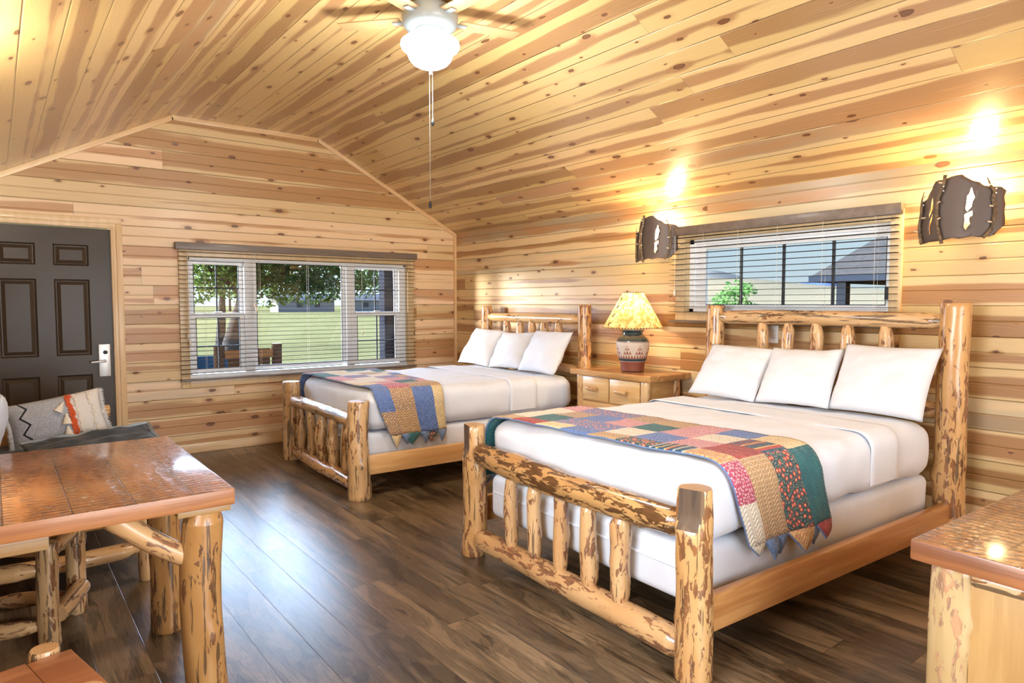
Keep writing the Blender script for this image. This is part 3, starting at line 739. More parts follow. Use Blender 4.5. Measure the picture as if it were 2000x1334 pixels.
# ------------------------------------------------------------------ blinds
def blind(name, loc, rz, width, top, bottom, vh, mv, tilt, label, ladders, cords, deep=.065):
    """local x along the wall, local -y into the room"""
    b = empty(name, loc, rz, label, 'blind', 'wood slat window blinds')
    box('valance', -.02, width + .02, -deep, -.02, top - vh, top, mv, b, bev=.003)
    n = int((top - vh - .01 - bottom - .02) / .0415); v, f = [], []
    bm = bmesh.new(); z = top - vh - .022
    zz = []
    for i in range(n):
        zc = z - i * .0415; zz.append(zc)
        if zc < bottom + .025: break
        pr = []
        for k in range(5):
            q = k / 4 - .5; yy = q * .048; pr.append((yy * math.cos(tilt) - .048, zc + yy * math.sin(tilt) + .001 * (1 - 4 * q * q)))
        up_ = [[bm.verts.new((xx, p[0], p[1] + .0012)) for p in pr] for xx in (0, width)]
        lo_ = [[bm.verts.new((xx, p[0], p[1] - .0012)) for p in pr] for xx in (0, width)]
        for k in range(4):
            bm.faces.new((up_[0][k], up_[1][k], up_[1][k + 1], up_[0][k + 1])); bm.faces.new((lo_[0][k + 1], lo_[1][k + 1], lo_[1][k], lo_[0][k]))
        for k in (0, 4): bm.faces.new((up_[0][k], lo_[0][k], lo_[1][k], up_[1][k]))
        for s_ in (0, 1):
            for k in range(4): bm.faces.new((up_[s_][k], up_[s_][k + 1], lo_[s_][k + 1], lo_[s_][k]))
    frombm('slats', bm, M_SLAT, b, smooth=True)
    box('bottom_rail', 0, width, -.073, -.024, bottom - .010, bottom + .010, mv, b, bev=.004)
    bm = bmesh.new()
    for lx in ladders:
        for yy in (-.072, -.025): bmbox(bm, lx - .0007, lx + .0007, yy - .0007, yy + .0007, bottom, top - vh)
    frombm('ladder_cord', bm, M_CORD, b)
    for (cx_, z_) in cords:
        tube('pull_cord', [(cx_, -.078, top - vh), (cx_ + .002, -.079, z_)], .0013, M_CORD, b, n=6)
        lathe('cord_tassel', [(.002, 0), (.008, -.004), (.009, -.03), (.005, -.042), (.002, -.044)], M_CORD, b, n=10, loc=(cx_ + .002, -.079, z_))
    return b
blind('window_blind', (-3.02, 0, 0), 0, 2.445, 1.954, .690, .064, M_VAL, R(0), 'long open slat blind over the three-part window of the door wall', (.22, .72, 1.2, 1.68, 2.2), ((.66, 1.40), (.675, 1.36), (.06, 1.12), (.075, 1.05), (1.78, 1.10)))
blind('window_blind', (0, -3.24, 0), -pi / 2, 1.70, 2.0, 1.255, .066, M_VALY, R(0), 'short open slat blind over the high window above the log headboard', (.32, .62, .93, 1.25, 1.58), ((.06, 1.50),))

# ================================================================== beds
def make_bed(loc, rz, P, label):
    b = empty('log_bed', loc, rz, label, 'bed', 'log beds')
    wf, wh, L_ = P['wf'], P['wh'], P['L']; sd = P['seed']
    for s_, k in ((1, 0), (-1, 1)):
        log('foot_post', (0, s_ * wf / 2, 0), (0, s_ * wf / 2, P['fh'][k]), P['fr'] * 1.06, P['fr'] * .97, P['fmat'], b, sd + k, bend=.008, bump=.09, scar=P['scar'][k], warts=2, n=36)
        log('head_post', (L_, s_ * wh / 2, 0), (L_, s_ * wh / 2, P['hh'][k]), P['hr'][k] * 1.04, P['hr'][k] * .97, P['hmat'], b, sd + 3 + k, bend=.006, bump=.06, warts=1, n=32)
        box('side_rail', .03, L_ - .03, s_ * (wf / 2 + .0) - .02 + s_ * .018, s_ * (wf / 2) + .02 + s_ * .018, .17, .31, P['railmat'], b, bev=.006).rotation_euler = (0, 0, s_ * math.atan2((wh - wf) / 2, L_) * .6)
    a_ = wf / 2 - P['fr'] * .55
    log('foot_rail', (0, a_, P['tz']), (0, -a_, P['tz']), P['tr'], P['tr'] * 1.05, P['tmat'], b, sd + 7, t0=.55, t1=.55, tl=.05, bend=.014, bump=.10, warts=3, n=34, swell=P['tsw'])
    log('foot_rail', (0, a_, P['bz']), (0, -a_, P['bz']), P['br'], P['br'] * 1.05, P['bmat'], b, sd + 8, t0=.6, t1=.6, tl=.06, bend=.010, bump=.06, warts=1)
    for i, y_ in enumerate(P['fs']):
        log('spindle', (0, y_, P['bz'] + P['br'] * .6), (0, y_ + P['lean'][i], P['tz'] - P['tr'] * .5), P['sr'][i], P['sr'][i] * .93, P['smat'], b, sd + 20 + i, t0=.62, t1=.62, tl=.055, bend=.006, bump=.10, warts=3, n=22, swell=P['ssw'].get(i))
    a_ = wh / 2 - P['hr'][0] * .5
    log('head_rail', (L_, a_, P['hz']), (L_, -a_, P['hz']), P['hrr'], P['hrr'] * .95, P['hrmat'], b, sd + 9, t0=.5, t1=.5, tl=.09, bend=.008, bump=.07, warts=2)
    log('head_rail', (L_, a_, .80), (L_, -a_, .80), P['hrr'], P['hrr'], M_LOGC, b, sd + 10, t0=.6, t1=.6, bend=.006)
    for i, y_ in enumerate(P['hs']):
        log('spindle', (L_, y_, .82), (L_, y_ + P['hlean'][i], P['hz'] - P['hrr'] * .5), P['hsr'], P['hsr'] * .95, P['hsm'], b, sd + 40 + i, t0=.65, t1=.6, tl=.065, bend=.008, bump=.09, warts=2, n=20)
    return b
RZ = -R(2.4)
B1 = (-2.31, -4.447, 0); B2 = (-2.30, -1.555, 0)
P1 = dict(wf=1.535, wh=1.575, L=2.12, seed=100, fh=(.728, .722), fr=.066, hh=(1.385, 1.40), hr=(.066, .076), fmat=M_LOGB, hmat=M_LOGB,
          scar=([(pi * .93, .20, .42)], [(pi * 1.10, .17, .45)]), railmat=M_RAIL, tz=.575, tr=.058, tmat=M_LOGR, tsw=[(.35, .16, .22), (.62, .10, .12)], bz=.098, br=.056, bmat=M_LOG,
          fs=(.40, .20, 0., -.19, -.385), lean=(-.005, .004, .008, .004, -.006), sr=(.034, .035, .034, .040, .042), smat=M_LOG, ssw={0: [(.2, .09, .12)], 4: [(.31, .05, .18)], 2: [(.2, .1, .1)]},
          hz=1.298, hrr=.049, hrmat=M_LOGD, hs=(.40, .195, 0., -.205, -.42), hlean=(0, .01, .01, .01, 0), hsr=.042, hsm=M_LOG)
P2 = dict(wf=1.53, wh=1.575, L=2.11, seed=200, fh=(.700, .705), fr=.077, hh=(1.372, 1.385), hr=(.062, .060), fmat=M_LOGD, hmat=M_LOGB,
          scar=(None, None), railmat=M_RAILP, tz=.535, tr=.050, tmat=M_LOGD, tsw=None, bz=.092, br=.052, bmat=M_LOGB,
          fs=(.50, .245, -.02, -.275, -.54), lean=(0, .01, 0, .02, .0), sr=(.040, .038, .042, .042, .046), smat=M_LOGD, ssw={2: [(.2, .10, .35)]},
          hz=1.252, hrr=.044, hrmat=M_LOGC, hs=(.42, .18, -.02, -.24, -.43), hlean=(0, 0, 0, .03, 0), hsr=.042, hsm=M_LOG)
make_bed(B1, RZ, P1, 'log bed nearest the camera, footboard with a bark-covered top rail and notched posts')
make_bed(B2, RZ, P2, 'log bed standing nearest the window wall, footboard with streaked plain posts')

HW, ZT = .735, .752
def make_bedding(loc, rz, which, far):
    bs = rbox('box_spring', .075, 2.04, -.715, .715, .215, .452, .045, M_WHITE, nz=.004, seed=far, loc=loc, rot=(0, 0, rz))
    tag(bs, f'white covered box spring under the mattress of the {which}', 'box spring', 'box springs')
    v = []
    zl = .36
    tube('piping', [(.073, -.67, zl), (.07, 0, zl), (.073, .67, zl)], .006, M_WHITE, bs, n=8)
    def fn(p):
        if p.z < .56 and abs(p.y) > HW - .12:  # tucked sheet gathers in under the edge
            p.z += .010 * mn.noise(Vector((p.x * 7, far, 0)))
        return p
    m = rbox('mattress', .095, 2.03, -HW, HW, .458, ZT, .085, M_WHITE, step=.035, puff=.012, nz=.012, ns=4.5, seed=far * 3 + 1, fn=fn, loc=loc, rot=(0, 0, rz))
    tag(m, f'white sheeted mattress on the {which}', 'mattress', 'mattresses')
    # folded-back top sheet edge near the pillows
    v, f, off = [], [], .006
    xs = [1.36, 1.364, 1.40, 1.50, 1.60, 1.64, 1.644]; path = profile(off, .30, 40)
    for i, x_ in enumerate(xs):
        k = 0 if i in (0, len(xs) - 1) else 1
        for (y_, z_) in profile(.001 + .004 * k, .26, 40): v.append((x_ + .012 * mn.noise(Vector((y_ * 4, far, 2.))) + (-.03 * abs(y_)), y_, z_))
    n_ = len(path)
    for i in range(len(xs) - 1):
        for k in range(n_ - 1): f.append((i * n_ + k, i * n_ + k + 1, (i + 1) * n_ + k + 1, (i + 1) * n_ + k))
    mk('sheet_fold', v, f, M_WHITE, m, sharp=0)
def profile(off, drop, n):
    """section across the bed: left hem, over the top, right hem"""
    Rr = .085 + off; pts = []
    zt = ZT + .011 + off; hw = HW + .006 + off
    hem = zt - drop
    seg = [((hw, hem), (hw, zt - Rr))]
    for i in range(9): pts.append((hw, hem + (zt - Rr - hem) * i / 9))
    for i in range(8): a_ = (pi / 2) * i / 8; pts.append((hw - Rr + Rr * math.cos(a_), zt - Rr + Rr * math.sin(a_)))
    m_ = n // 2
    for i in range(m_ + 1): pts.append(((hw - Rr) * (1 - 2 * i / m_), zt))
    for i in range(1, 9): a_ = pi / 2 + (pi / 2) * i / 8; pts.append((-(hw - Rr) + Rr * math.cos(a_), zt - Rr + Rr * math.sin(a_)))
    for i in range(1, 10): pts.append((-hw, zt - Rr - (zt - Rr - hem) * i / 9))
    return pts
# --- patch fabrics
Q = {
 'te': patchcloth('quilt_teal', 'plain', (.010, .105, .125), (.014, .14, .15)),
 'bl': patchcloth('quilt_blue', 'paisley', (.10, .17, .42), (.14, .23, .50), (.09, .15, .36)),
 'ye': patchcloth('quilt_cream_yellow', 'paisley', (.70, .53, .28), (.76, .62, .38), (.60, .42, .20)),
 'cr': patchcloth('quilt_cream', 'plaid', (.68, .60, .47), (.80, .74, .64)),
 'rd': patchcloth('quilt_dark_red', 'plain', (.30, .035, .032), (.40, .055, .045)),
 'pk': patchcloth('quilt_rose_dots', 'dots', (.42, .06, .11), (.72, .40, .42)),
 'pl': patchcloth('quilt_pale_rose', 'paisley', (.58, .24, .28), (.66, .38, .38), (.50, .17, .22)),
 'tn': patchcloth('quilt_tan_weave', 'plaid', (.42, .25, .12), (.62, .44, .25)),
 'tf': patchcloth('quilt_tan_sprig', 'dots', (.36, .22, .13), (.62, .46, .30)),
 'fl': patchcloth('quilt_dark_floral', 'floral', (.025, .075, .075), (.60, .50, .40), (.55, .06, .04)),
 'st': patchcloth('quilt_stripe', 'stripe', (.02, .07, .12), (.55, .52, .45), (.45, .05, .035)),
 'mb': patchcloth('quilt_mixed_blue', 'floral', (.13, .19, .40), (.50, .45, .50), (.40, .12, .20)),
 'dn': patchcloth('quilt_blue_backing', 'paisley', (.12, .19, .36), (.17, .25, .42), (.10, .16, .30)),
 'ys': patchcloth('quilt_yellow_scroll', 'paisley', (.72, .48, .20), (.55, .20, .10), (.74, .56, .30)),
}
QK = list(Q)
def quilt(loc, rz, xf, xb, cw, grid, hem, label, tips):
    """xf/xb: (left hem, left edge, right edge, right hem) x of the front and back edges; grid rows start at the right hem"""
    base = profile(.010, hem, 96)[::-1]            # start at the near (right) hem
    ln = [0.]
    for p, q in zip(base[:-1], base[1:]): ln.append(ln[-1] + math.dist(p, q))
    tot = ln[-1]; rows = len(grid); per = 8; ns = rows * per
    def at(s_):
        for i in range(len(ln) - 1):
            if ln[i + 1] >= s_ - 1e-9:
                t_ = (s_ - ln[i]) / max(1e-9, ln[i + 1] - ln[i]); return (base[i][0] + (base[i + 1][0] - base[i][0]) * t_, base[i][1] + (base[i + 1][1] - base[i][1]) * t_)
        return base[-1]
    drop_len = hem - .09 + .04
    def edge(xx, s_):
        k0, k1 = drop_len / tot, 1 - drop_len / tot; t_ = s_ / tot
        if t_ < k0: return xx[3] + (xx[2] - xx[3]) * (t_ / k0)
        if t_ > k1: return xx[1] + (xx[0] - xx[1]) * ((t_ - k1) / (1 - k1))
        return xx[2] + (xx[1] - xx[2]) * ((t_ - k0) / (k1 - k0))
    cs = [0.]
    for w_ in cw: cs.append(cs[-1] + w_)
    us = []; cid = []
    for c in range(len(cw)):
        k = 4 if cw[c] < .14 else 7
        for i in range(k): us.append((cs[c] + cw[c] * i / k) / cs[-1]); cid.append(c)
    us.append(1.)
    v, uv, f, mi = [], [], [], []
    for j in range(ns + 1):
        s_ = tot * j / ns; y_, z_ = at(s_); a_, b_ = edge(xf, s_), edge(xb, s_)
        for i, u_ in enumerate(us):
            x_ = a_ + (b_ - a_) * u_
            w_ = .006 * mn.noise(Vector((x_ * 5, s_ * 5, 3.))) + .003 * mn.noise(Vector((x_ * 16, s_ * 16, 1.)))
            dz = dy = 0.
            onside = z_ < ZT - .07
            wav = w_ + (.016 * math.sin(u_ * 9 + 1.) * min(1., (ZT - .07 - z_) / .2) if onside else 0.)
            if onside: dy = (1 if y_ > 0 else -1) * (max(0., wav) + .004)
            else: dz = max(-.004, w_) + .002
            v.append((x_ + .01 * mn.noise(Vector((s_ * 3, u_, 9.))), y_ + dy, z_ + dz)); uv.append((u_ * cs[-1], s_))
    nu = len(us)
    for j in range(ns):
        for i in range(nu - 1):
            f.append((j * nu + i, j * nu + i + 1, (j + 1) * nu + i + 1, (j + 1) * nu + i)); mi.append(QK.index(grid[j // per][cid[i]]))
    o = mk('patchwork_quilt', v, f, [Q[k] for k in QK], idx=mi, uv=uv, sharp=0, loc=loc, rot=(0, 0, rz))
    so = o.modifiers.new('solid', 'SOLIDIFY'); so.thickness = .008; so.offset = 1.
    tag(o, label, 'quilt', 'patchwork bed runners')
    # binding along front and back edge
    for ii, col in ((0, 'dn'), (nu - 1, 'dn')):
        tube('binding', [Vector(v[j * nu + ii]) for j in range(ns + 1)], .0040, Q[col], o, n=6)
    # pointed hem tabs on both sides
    for side in (0, 1):
        j = 0 if side == 0 else ns; sg = -1 if side == 0 else 1
        tl = tips if side == 0 else tips[::-1]
        for q, (u0, u1, ln_, out, key) in enumerate(tl):
            def hp(u_):
                ii = min(range(nu), key=lambda k: abs(us[k] - u_)); return Vector(v[j * nu + ii])
            p0, p1 = hp(u0), hp(u1); mid = (p0 + p1) / 2 + Vector((.012 * math.sin(q * 2.3), sg * out, -ln_))
            t_ = .0045; nn = Vector((0, sg, 0))
            vv, uu = [], []
            m2 = 6
            for k in range(m2 + 1):
                a_ = k / m2; l_, r_ = p0.lerp(mid, a_), p1.lerp(mid, a_); bow = sg * .012 * math.sin(pi * a_) * (1 if q % 2 else .4)
                for (pt, uo) in ((l_, u0), ((l_ + r_) / 2, (u0 + u1) / 2), (r_, u1)):
                    vv.append(pt + Vector((0, bow, 0)) + nn * .004); uu.append((uo * cs[-1], -a_ * ln_))
            ff = []
            for k in range(m2):
                for i in range(2): ff.append((k * 3 + i, k * 3 + i + 1, k * 3 + i + 4, k * 3 + i + 3))
            h_ = mk('hem_point', vv, ff, [Q[key], Q['dn']], o, uv=uu, sharp=0)
            so = h_.modifiers.new('solid', 'SOLIDIFY'); so.thickness = .007; so.offset = 0.
            tube('binding', [p0 + nn * .004, p0.lerp(mid, .5) + nn * .006, mid + nn * .004, p1.lerp(mid, .5) + nn * .006, p1 + nn * .004], .005, Q['dn'], h_, n=6)
    return o
G1 = [['cr', 'tn', 'fl', 'te'], ['pk', 'tn', 'fl', 'te'], ['ys', 'rd', 'st', 'ye'], ['st', 'pl', 'cr', 'bl'], ['fl', 'bl', 'pl', 'pl'], ['tn', 'cr', 'te', 'tn'],
      ['bl', 'mb', 'pl', 'tf'], ['ye', 'mb', 'bl', 'mb'], ['rd', 'te', 'tf', 'mb'], ['tn', 'cr', 'cr', 'pl'], ['te', 'bl', 'tn', 'cr'], ['te', 'ye', 'pk', 'bl']]
quilt(B1, RZ, (.05, .075, .235, .335), (.66, .69, .85, .955), (.12, .19, .19, .18), G1, .345, 'patchwork quilt runner with teal and dark red squares draped across the bed nearest the camera',
      [(0., .19, .045, .004, 'cr'), (.19, .34, .085, .012, 'dn'), (.32, .47, .08, -.004, 'dn'), (.46, .72, .095, .016, 'ys'), (.66, .84, .085, -.002, 'dn'), (.76, 1., .07, .018, 'rd')])
G2 = [['tf', 'tn', 'bl', 'ye'], ['bl', 'tf', 'bl', 'ye'], ['bl', 'pk', 'tf', 'tn'], ['ye', 'pl', 'te', 'pl'], ['cr', 'cr', 'pl', 'mb'], ['pl', 'cr', 'mb', 'tn'],
      ['pl', 'mb', 'cr', 'bl'], ['te', 'cr', 'tf', 'cr'], ['te', 'ye', 'cr', 'te'], ['pl', 'cr', 'te', 'mb'], ['bl', 'tn', 'pl', 'cr'], ['bl', 'te', 'rd', 'ye']]
quilt(B2, RZ, (.04, .075, .135, .245), (.78, .76, .70, .72), (.14, .20, .19, .10), G2, .345, 'patchwork quilt runner with blue and tan squares draped across the bed by the window wall',
      [(0., .2, .10, .012, 'ye'), (.18, .34, .08, -.004, 'dn'), (.22, .55, .085, .014, 'te'), (.52, .68, .09, -.003, 'dn'), (.55, .82, .085, .012, 'fl'), (.82, 1., .09, .008, 'dn')])
make_bedding(B1, RZ, 'bed nearest the camera', 1)
make_bedding(B2, RZ, 'bed by the window wall', 2)
def pillow(bed, x_, y_, w_, h_, yaw, lean, seed, label, roll=0., th=.17, sag=.0):
    o = cushion('bed_pillow', w_, h_, th, M_WHITE2, seed=seed, pinch=.055, wr=.010, sag=sag)
    m = Matrix.Translation(bed) @ Matrix.Rotation(RZ, 4, 'Z') @ Matrix.Translation((x_, y_, ZT + .022)) @ Matrix.Rotation(R(90 + yaw), 4, 'Z') @ Matrix.Rotation(R(-lean), 4, 'X').inverted() @ Matrix.Rotation(R(roll), 4, 'Y')
    o.matrix_world = m
    tag(o, label, 'pillow', 'white bed pillows')

def pl3(bed, nm, xs_, ys_, ws_, hs_, sd, LN):
    for i, which in enumerate(('left-hand', 'middle', 'right-hand')):
        side = ('white pillow against the headboard of the %s, on its window-wall side' if i == 0 else 'middle one of the three white pillows on the %s' if i == 1 else 'white pillow on the %s, on the side facing the camera') % nm
        pillow(bed, xs_[i], ys_[i], ws_[i], hs_[i], (5, 3, -3)[i], LN[i], sd + i, side, (-2, 2, 0)[i], sag=(.0, .012, 0)[i])
pl3(B1, 'bed nearest the camera', (1.73, 1.79, 1.84), (.45, -.02, -.49), (.50, .475, .545), (.43, .42, .43), 11, (40, 35, 27))
pl3(B2, 'bed by the window wall', (1.77, 1.81, 1.79), (.545, .035, -.485), (.52, .50, .57), (.43, .41, .43), 21, (34, 32, 30))

# ================================================================== nightstand
ns = empty('nightstand', (0, 0, 0), 0, 'small log nightstand with two drawers standing between the beds', 'nightstand')
def live_slab(name, x0, x1, y0, y1, z0, z1, mat, parent, seed, amp=.012, ends=None):
    n_ = 40; v, f = [], []
    m_ = 10
    lv = [(z0, .012), (z0 + (z1 - z0) * .35, .002), (z1 - .006, 0.), (z1, .006)]
    per = []
    for i in range(n_ + 1): per.append((x0, y0 + (y1 - y0) * i / n_, -1, 0))
    for i in range(1, m_): per.append((x0 + (x1 - x0) * i / m_, y1, 0, 1))
    for i in range(n_ + 1): per.append((x1, y1 + (y0 - y1) * i / n_, 1, 0))
    for i in range(1, m_): per.append((x1 + (x0 - x1) * i / m_, y0, 0, -1))
    for (z_, ins) in lv:
        for (px, py, nx, ny) in per:
            d_ = amp * mn.noise(Vector((px * 5 + seed, py * 5, z_ * 9))) + amp * .4 * mn.noise(Vector((px * 17, py * 17, z_ * 30 + seed))) - ins
            v.append((px + nx * d_, py + ny * d_, z_))
    k = len(per)
    for i in range(len(lv) - 1):
        for j in range(k): f.append((i * k + j, i * k + (j + 1) % k, (i + 1) * k + (j + 1) % k, (i + 1) * k + j))
    f.append(tuple(range(k))[::-1]); f.append(tuple((len(lv) - 1) * k + j for j in range(k)))
    return mk(name, v, f, mat, parent, sharp=40)
live_slab('nightstand_top', -.505, -.02, -3.425, -2.545, .802, .85, board('honey_slab', (.66, .36, .13), (.46, .22, .08), 1, .2, .6), ns, 3)
for (px, py) in ((-.445, -3.335), (-.095, -3.335), (-.445, -2.625), (-.095, -2.625)):
    log('post', (px, py, 0), (px, py, .805), .038, .036, M_LOGC if px < -.2 else M_LOG, ns, int(px * 100 + py * 31) + 900, bend=.004, bump=.08, n=20)
box('side_panel', -.41, -.13, -3.348, -3.325, .10, .80, M_PINEX, ns, bev=.003)
box('side_panel', -.41, -.13, -2.635, -2.612, .10, .80, M_PINEX, ns, bev=.003)
box('carcass', -.41, -.04, -3.32, -2.64, .09, .80, M_PINE, ns, bev=.003)
box('front_frame', -.435, -.412, -3.305, -2.655, .09, .80, M_PINE, ns, bev=.003)
for (ya, yb) in ((-2.96, -2.665), (-3.29, -2.975)):
    d_ = box('drawer', -.465, -.436, ya, yb, .60, .792, M_PINE, ns, bev=.005)
    ym = (ya + yb) / 2 + .012
    log('handle', (-.492, ym + .055, .70), (-.492, ym - .055, .695), .018, .018, M_LOG, d_, int(ya * 100), bend=.002, bump=.06, n=18, edge=.004)
box('drawer', -.465, -.436, -3.29, -2.665, .37, .585, M_PINE, ns, bev=.005)
box('drawer', -.465, -.436, -3.29, -2.665, .14, .355, M_PINE, ns, bev=.005)

# ------------------------------------------------------------------ table lamp
LP = Vector((-.275, -3.045, .852))
tl_ = empty('table_lamp', LP, 0, 'pottery lamp with a laced hide shade on the nightstand', 'lamp')
def potm():
    t = T('painted_pottery'); s = t.sep(t.obj()); z_ = s[2]
    ang = t.M('MULTIPLY', t.M('ARCTAN2', s[1], s[0]), 8 / (2 * pi)); fz = t.M('FRACT', ang)
    hh = t.M('DIVIDE', t.M('SUBTRACT', z_, .105), .105)
    tri = t.M('SUBTRACT', 1., t.M('MULTIPLY', t.M('ABSOLUTE', t.M('SUBTRACT', fz, .5)), 2.))
    din = t.M('SUBTRACT', tri, hh)
    lay = t.M('MULTIPLY', hh, 3.); fl_ = t.M('FRACT', lay)
    sub = t.M('SUBTRACT', t.M('SUBTRACT', 1., t.M('MULTIPLY', t.M('ABSOLUTE', t.M('SUBTRACT', t.M('FRACT', t.M('ADD', t.M('MULTIPLY', fz, 4.), t.M('MULTIPLY', t.M('FLOOR', lay), .5))), .5)), 2.)), fl_)
    clay = (.24, .08, .04); cream = (.52, .44, .36)
    c = t.mix(t.M('MULTIPLY', t.ss(sub, .0, .05), t.ss(din, .0, .04)), cream, clay)
    line = t.ss(t.M('ABSOLUTE', din), .015, .04, 1., 0.); c = t.mix(line, c, (.30, .10, .06))
    nav = (.012, .035, .05)
    c = t.mix(t.ss(z_, .225, .25), c, nav)          # glazed shoulder
    c = t.mix(t.ss(z_, .103, .105, 1., 0.), c, nav); c = t.mix(t.ss(z_, .082, .084, 1., 0.), c, (.60, .5, .4)); c = t.mix(t.ss(z_, .079, .081, 1., 0.), c, (.20, .055, .030))
    rg = t.ss(z_, .22, .25, .55, .08)
    return t.fin(t.bsdf(c, rg, Coat_Weight=t.ss(z_, .22, .26, 0., .6), Coat_Roughness=.05))
lathe('lamp_base', [(.075, 0), (.092, .004), (.097, .06), (.112, .10), (.128, .16), (.135, .205), (.133, .235), (.118, .265), (.096, .285), (.083, .295), (.080, .31), (.088, .318), (.090, .328), (.084, .336), (.06, .338), (.02, .338)], potm(), tl_, n=48)
lathe('stem', [(.008, .335), (.008, .38), (.014, .385), (.014, .42), (.006, .425)], M_LOCK, tl_, n=14)
def shadem():
    t = T('hide_shade'); o = t.obj(); n = t.noise(o, 30., 3., .6, .5)
    c = t.mix(t.ss(n, .42, .6), (.86, .66, .36), (.52, .29, .10))
    d = t.N('BsdfDiffuse'); t.put(d.inputs[0], c); tr = t.N('BsdfTranslucent'); t.put(tr.inputs[0], c)
    m = t.N('MixShader'); m.inputs[0].default_value = .55; t.L(d.outputs[0], m.inputs[1]); t.L(tr.outputs[0], m.inputs[2])
    t.L(m.outputs[0], t.out.inputs[0]); return t.m
sz0, sz1, sr0, sr1 = .350, .630, .240, .083
v, f = [], []; nn_ = 56; hs_ = 10
for i in range(hs_ + 1):
    q = i / hs_
    for k in range(nn_):
        r_ = (sr0 + (sr1 - sr0) * q) * (1 + (.012 * mn.noise(Vector((k * .7, q * 2, 4.))))); v.append((r_ * math.cos(2 * pi * k / nn_), r_ * math.sin(2 * pi * k / nn_), sz0 + (sz1 - sz0) * q))
for i in range(hs_):
    for k in range(nn_): f.append((i * nn_ + k, i * nn_ + (k + 1) % nn_, (i + 1) * nn_ + (k + 1) % nn_, (i + 1) * nn_ + k))
sh = mk('lamp_shade', v, f, shadem(), tl_, sharp=0)
M_LACE = plain('dark_leather_lace', (.05, .03, .02), .7)
for (rr, zz, nst) in ((sr0, sz0, 64), (sr1, sz1, 26)):
    bm = bmesh.new()
    for k in range(nst):
        a_ = 2 * pi * k / nst; d_ = 2 * pi / nst * .28
        p = [Vector((rr * 1.012 * math.cos(a_ + q_), rr * 1.012 * math.sin(a_ + q_), zz + h_)) for q_, h_ in ((-d_, -.004), (d_, .002), (d_, .009), (-d_, .003))]
        bm.faces.new([bm.verts.new(x_) for x_ in p])
    bmesh.ops.solidify(bm, geom=bm.faces[:], thickness=.003)
    frombm('edge_lacing', bm, M_LACE, sh)
sd_ = math.atan2(CAM.y - LP.y, CAM.x - LP.x) - .95
for q in (.12, .36, .60, .82):
    r_ = sr0 + (sr1 - sr0) * q; z_ = sz0 + (sz1 - sz0) * q
    pts = [Vector((r_ * 1.02 * math.cos(sd_ + a_), r_ * 1.02 * math.sin(sd_ + a_), z_ + h_)) for a_, h_ in ((-.10, -.014), (.0, .004), (.10, .012))]
    tube('side_lacing', pts, .004, M_LACE, sh, n=6)
    tube('side_lacing', [pts[1], pts[1] * 1.05 + Vector((0, 0, -.03)), pts[1] * 1.04 + Vector((.006, -.012, -.042))], .003, M_LACE, sh, n=6)
lathe('bulb', [(.003, .42), (.013, .425), (.026, .455), (.028, .475), (.018, .50), (.003, .506)], emis('warm_bulb', (1, .78, .45), 30.), tl_, n=16)
l_ = lamp('table_lamp_light', 'POINT', LP + Vector((0, 0, .475)), 30, (1, .70, .36), shadow_soft_size=.035)

# ------------------------------------------------------------------ wall outlet
ou = empty('wall_outlet', (0, -4.095, 1.18), -pi / 2, 'white double wall outlet behind the log headboard spindles', 'outlet')
box('cover_plate', -.06, .06, -.007, 0, -.062, .062, M_PLATE, ou, bev=.003)
for sx_ in (-.03, .03):
    for sz_ in (-.026, .026):
        r_ = lathe('receptacle', [(.014, 0), (.016, .002), (.016, .004), (.013, .005)], M_PLATE, ou, n=18, loc=(sx_, -.006, sz_), rot=(pi / 2, 0, 0))
        boxes('slot', [(-.007, -.005, -.005, .005, .0045, .0058), (.004, .006, -.004, .004, .0045, .0058)], M_SOCK, r_)

# ================================================================== wall sconces
OUT = [(180, 1060), (212, 980), (190, 880), (212, 800), (195, 740), (210, 650), (205, 580), (235, 515), (290, 485), (380, 470), (440, 370), (480, 310), (500, 250), (530, 205), (580, 195), (640, 203), (740, 170), (800, 158), (880, 155),
       (920, 200), (1000, 262), (1080, 300), (1130, 350), (1230, 372), (1330, 383), (1395, 440), (1372, 540), (1390, 650), (1380, 740), (1392, 860), (1390, 960), (1300, 1060), (1270, 1110), (1220, 1135), (1100, 1140), (1000, 1120), (870, 1150), (780, 1128), (660, 1155), (560, 1165), (450, 1165), (350, 1185), (270, 1150)]
HOLES = [[(990, 370), (1010, 460), (1030, 520), (1005, 590), (1000, 660), (950, 735), (930, 690), (940, 600), (945, 500), (970, 460)],
         [(1010, 730), (1010, 805), (980, 820), (975, 860), (990, 930), (965, 970), (940, 1025), (915, 970), (925, 860), (920, 780), (950, 755)],
         [(490, 440), (500, 560), (495, 640), (470, 700), (445, 750), (440, 800), (432, 720), (460, 640), (470, 540)],
         [(500, 705), (490, 800), (470, 880), (455, 930), (470, 1010), (455, 1060), (440, 930), (455, 820), (480, 740)]]
def inside(p, poly):
    c = False; j = len(poly) - 1
    for i in range(len(poly)):
        if (poly[i][1] > p[1]) != (poly[j][1] > p[1]) and p[0] < (poly[j][0] - poly[i][0]) * (p[1] - poly[i][1]) / (poly[j][1] - poly[i][1]) + poly[i][0]: c = not c
        j = i
    return c
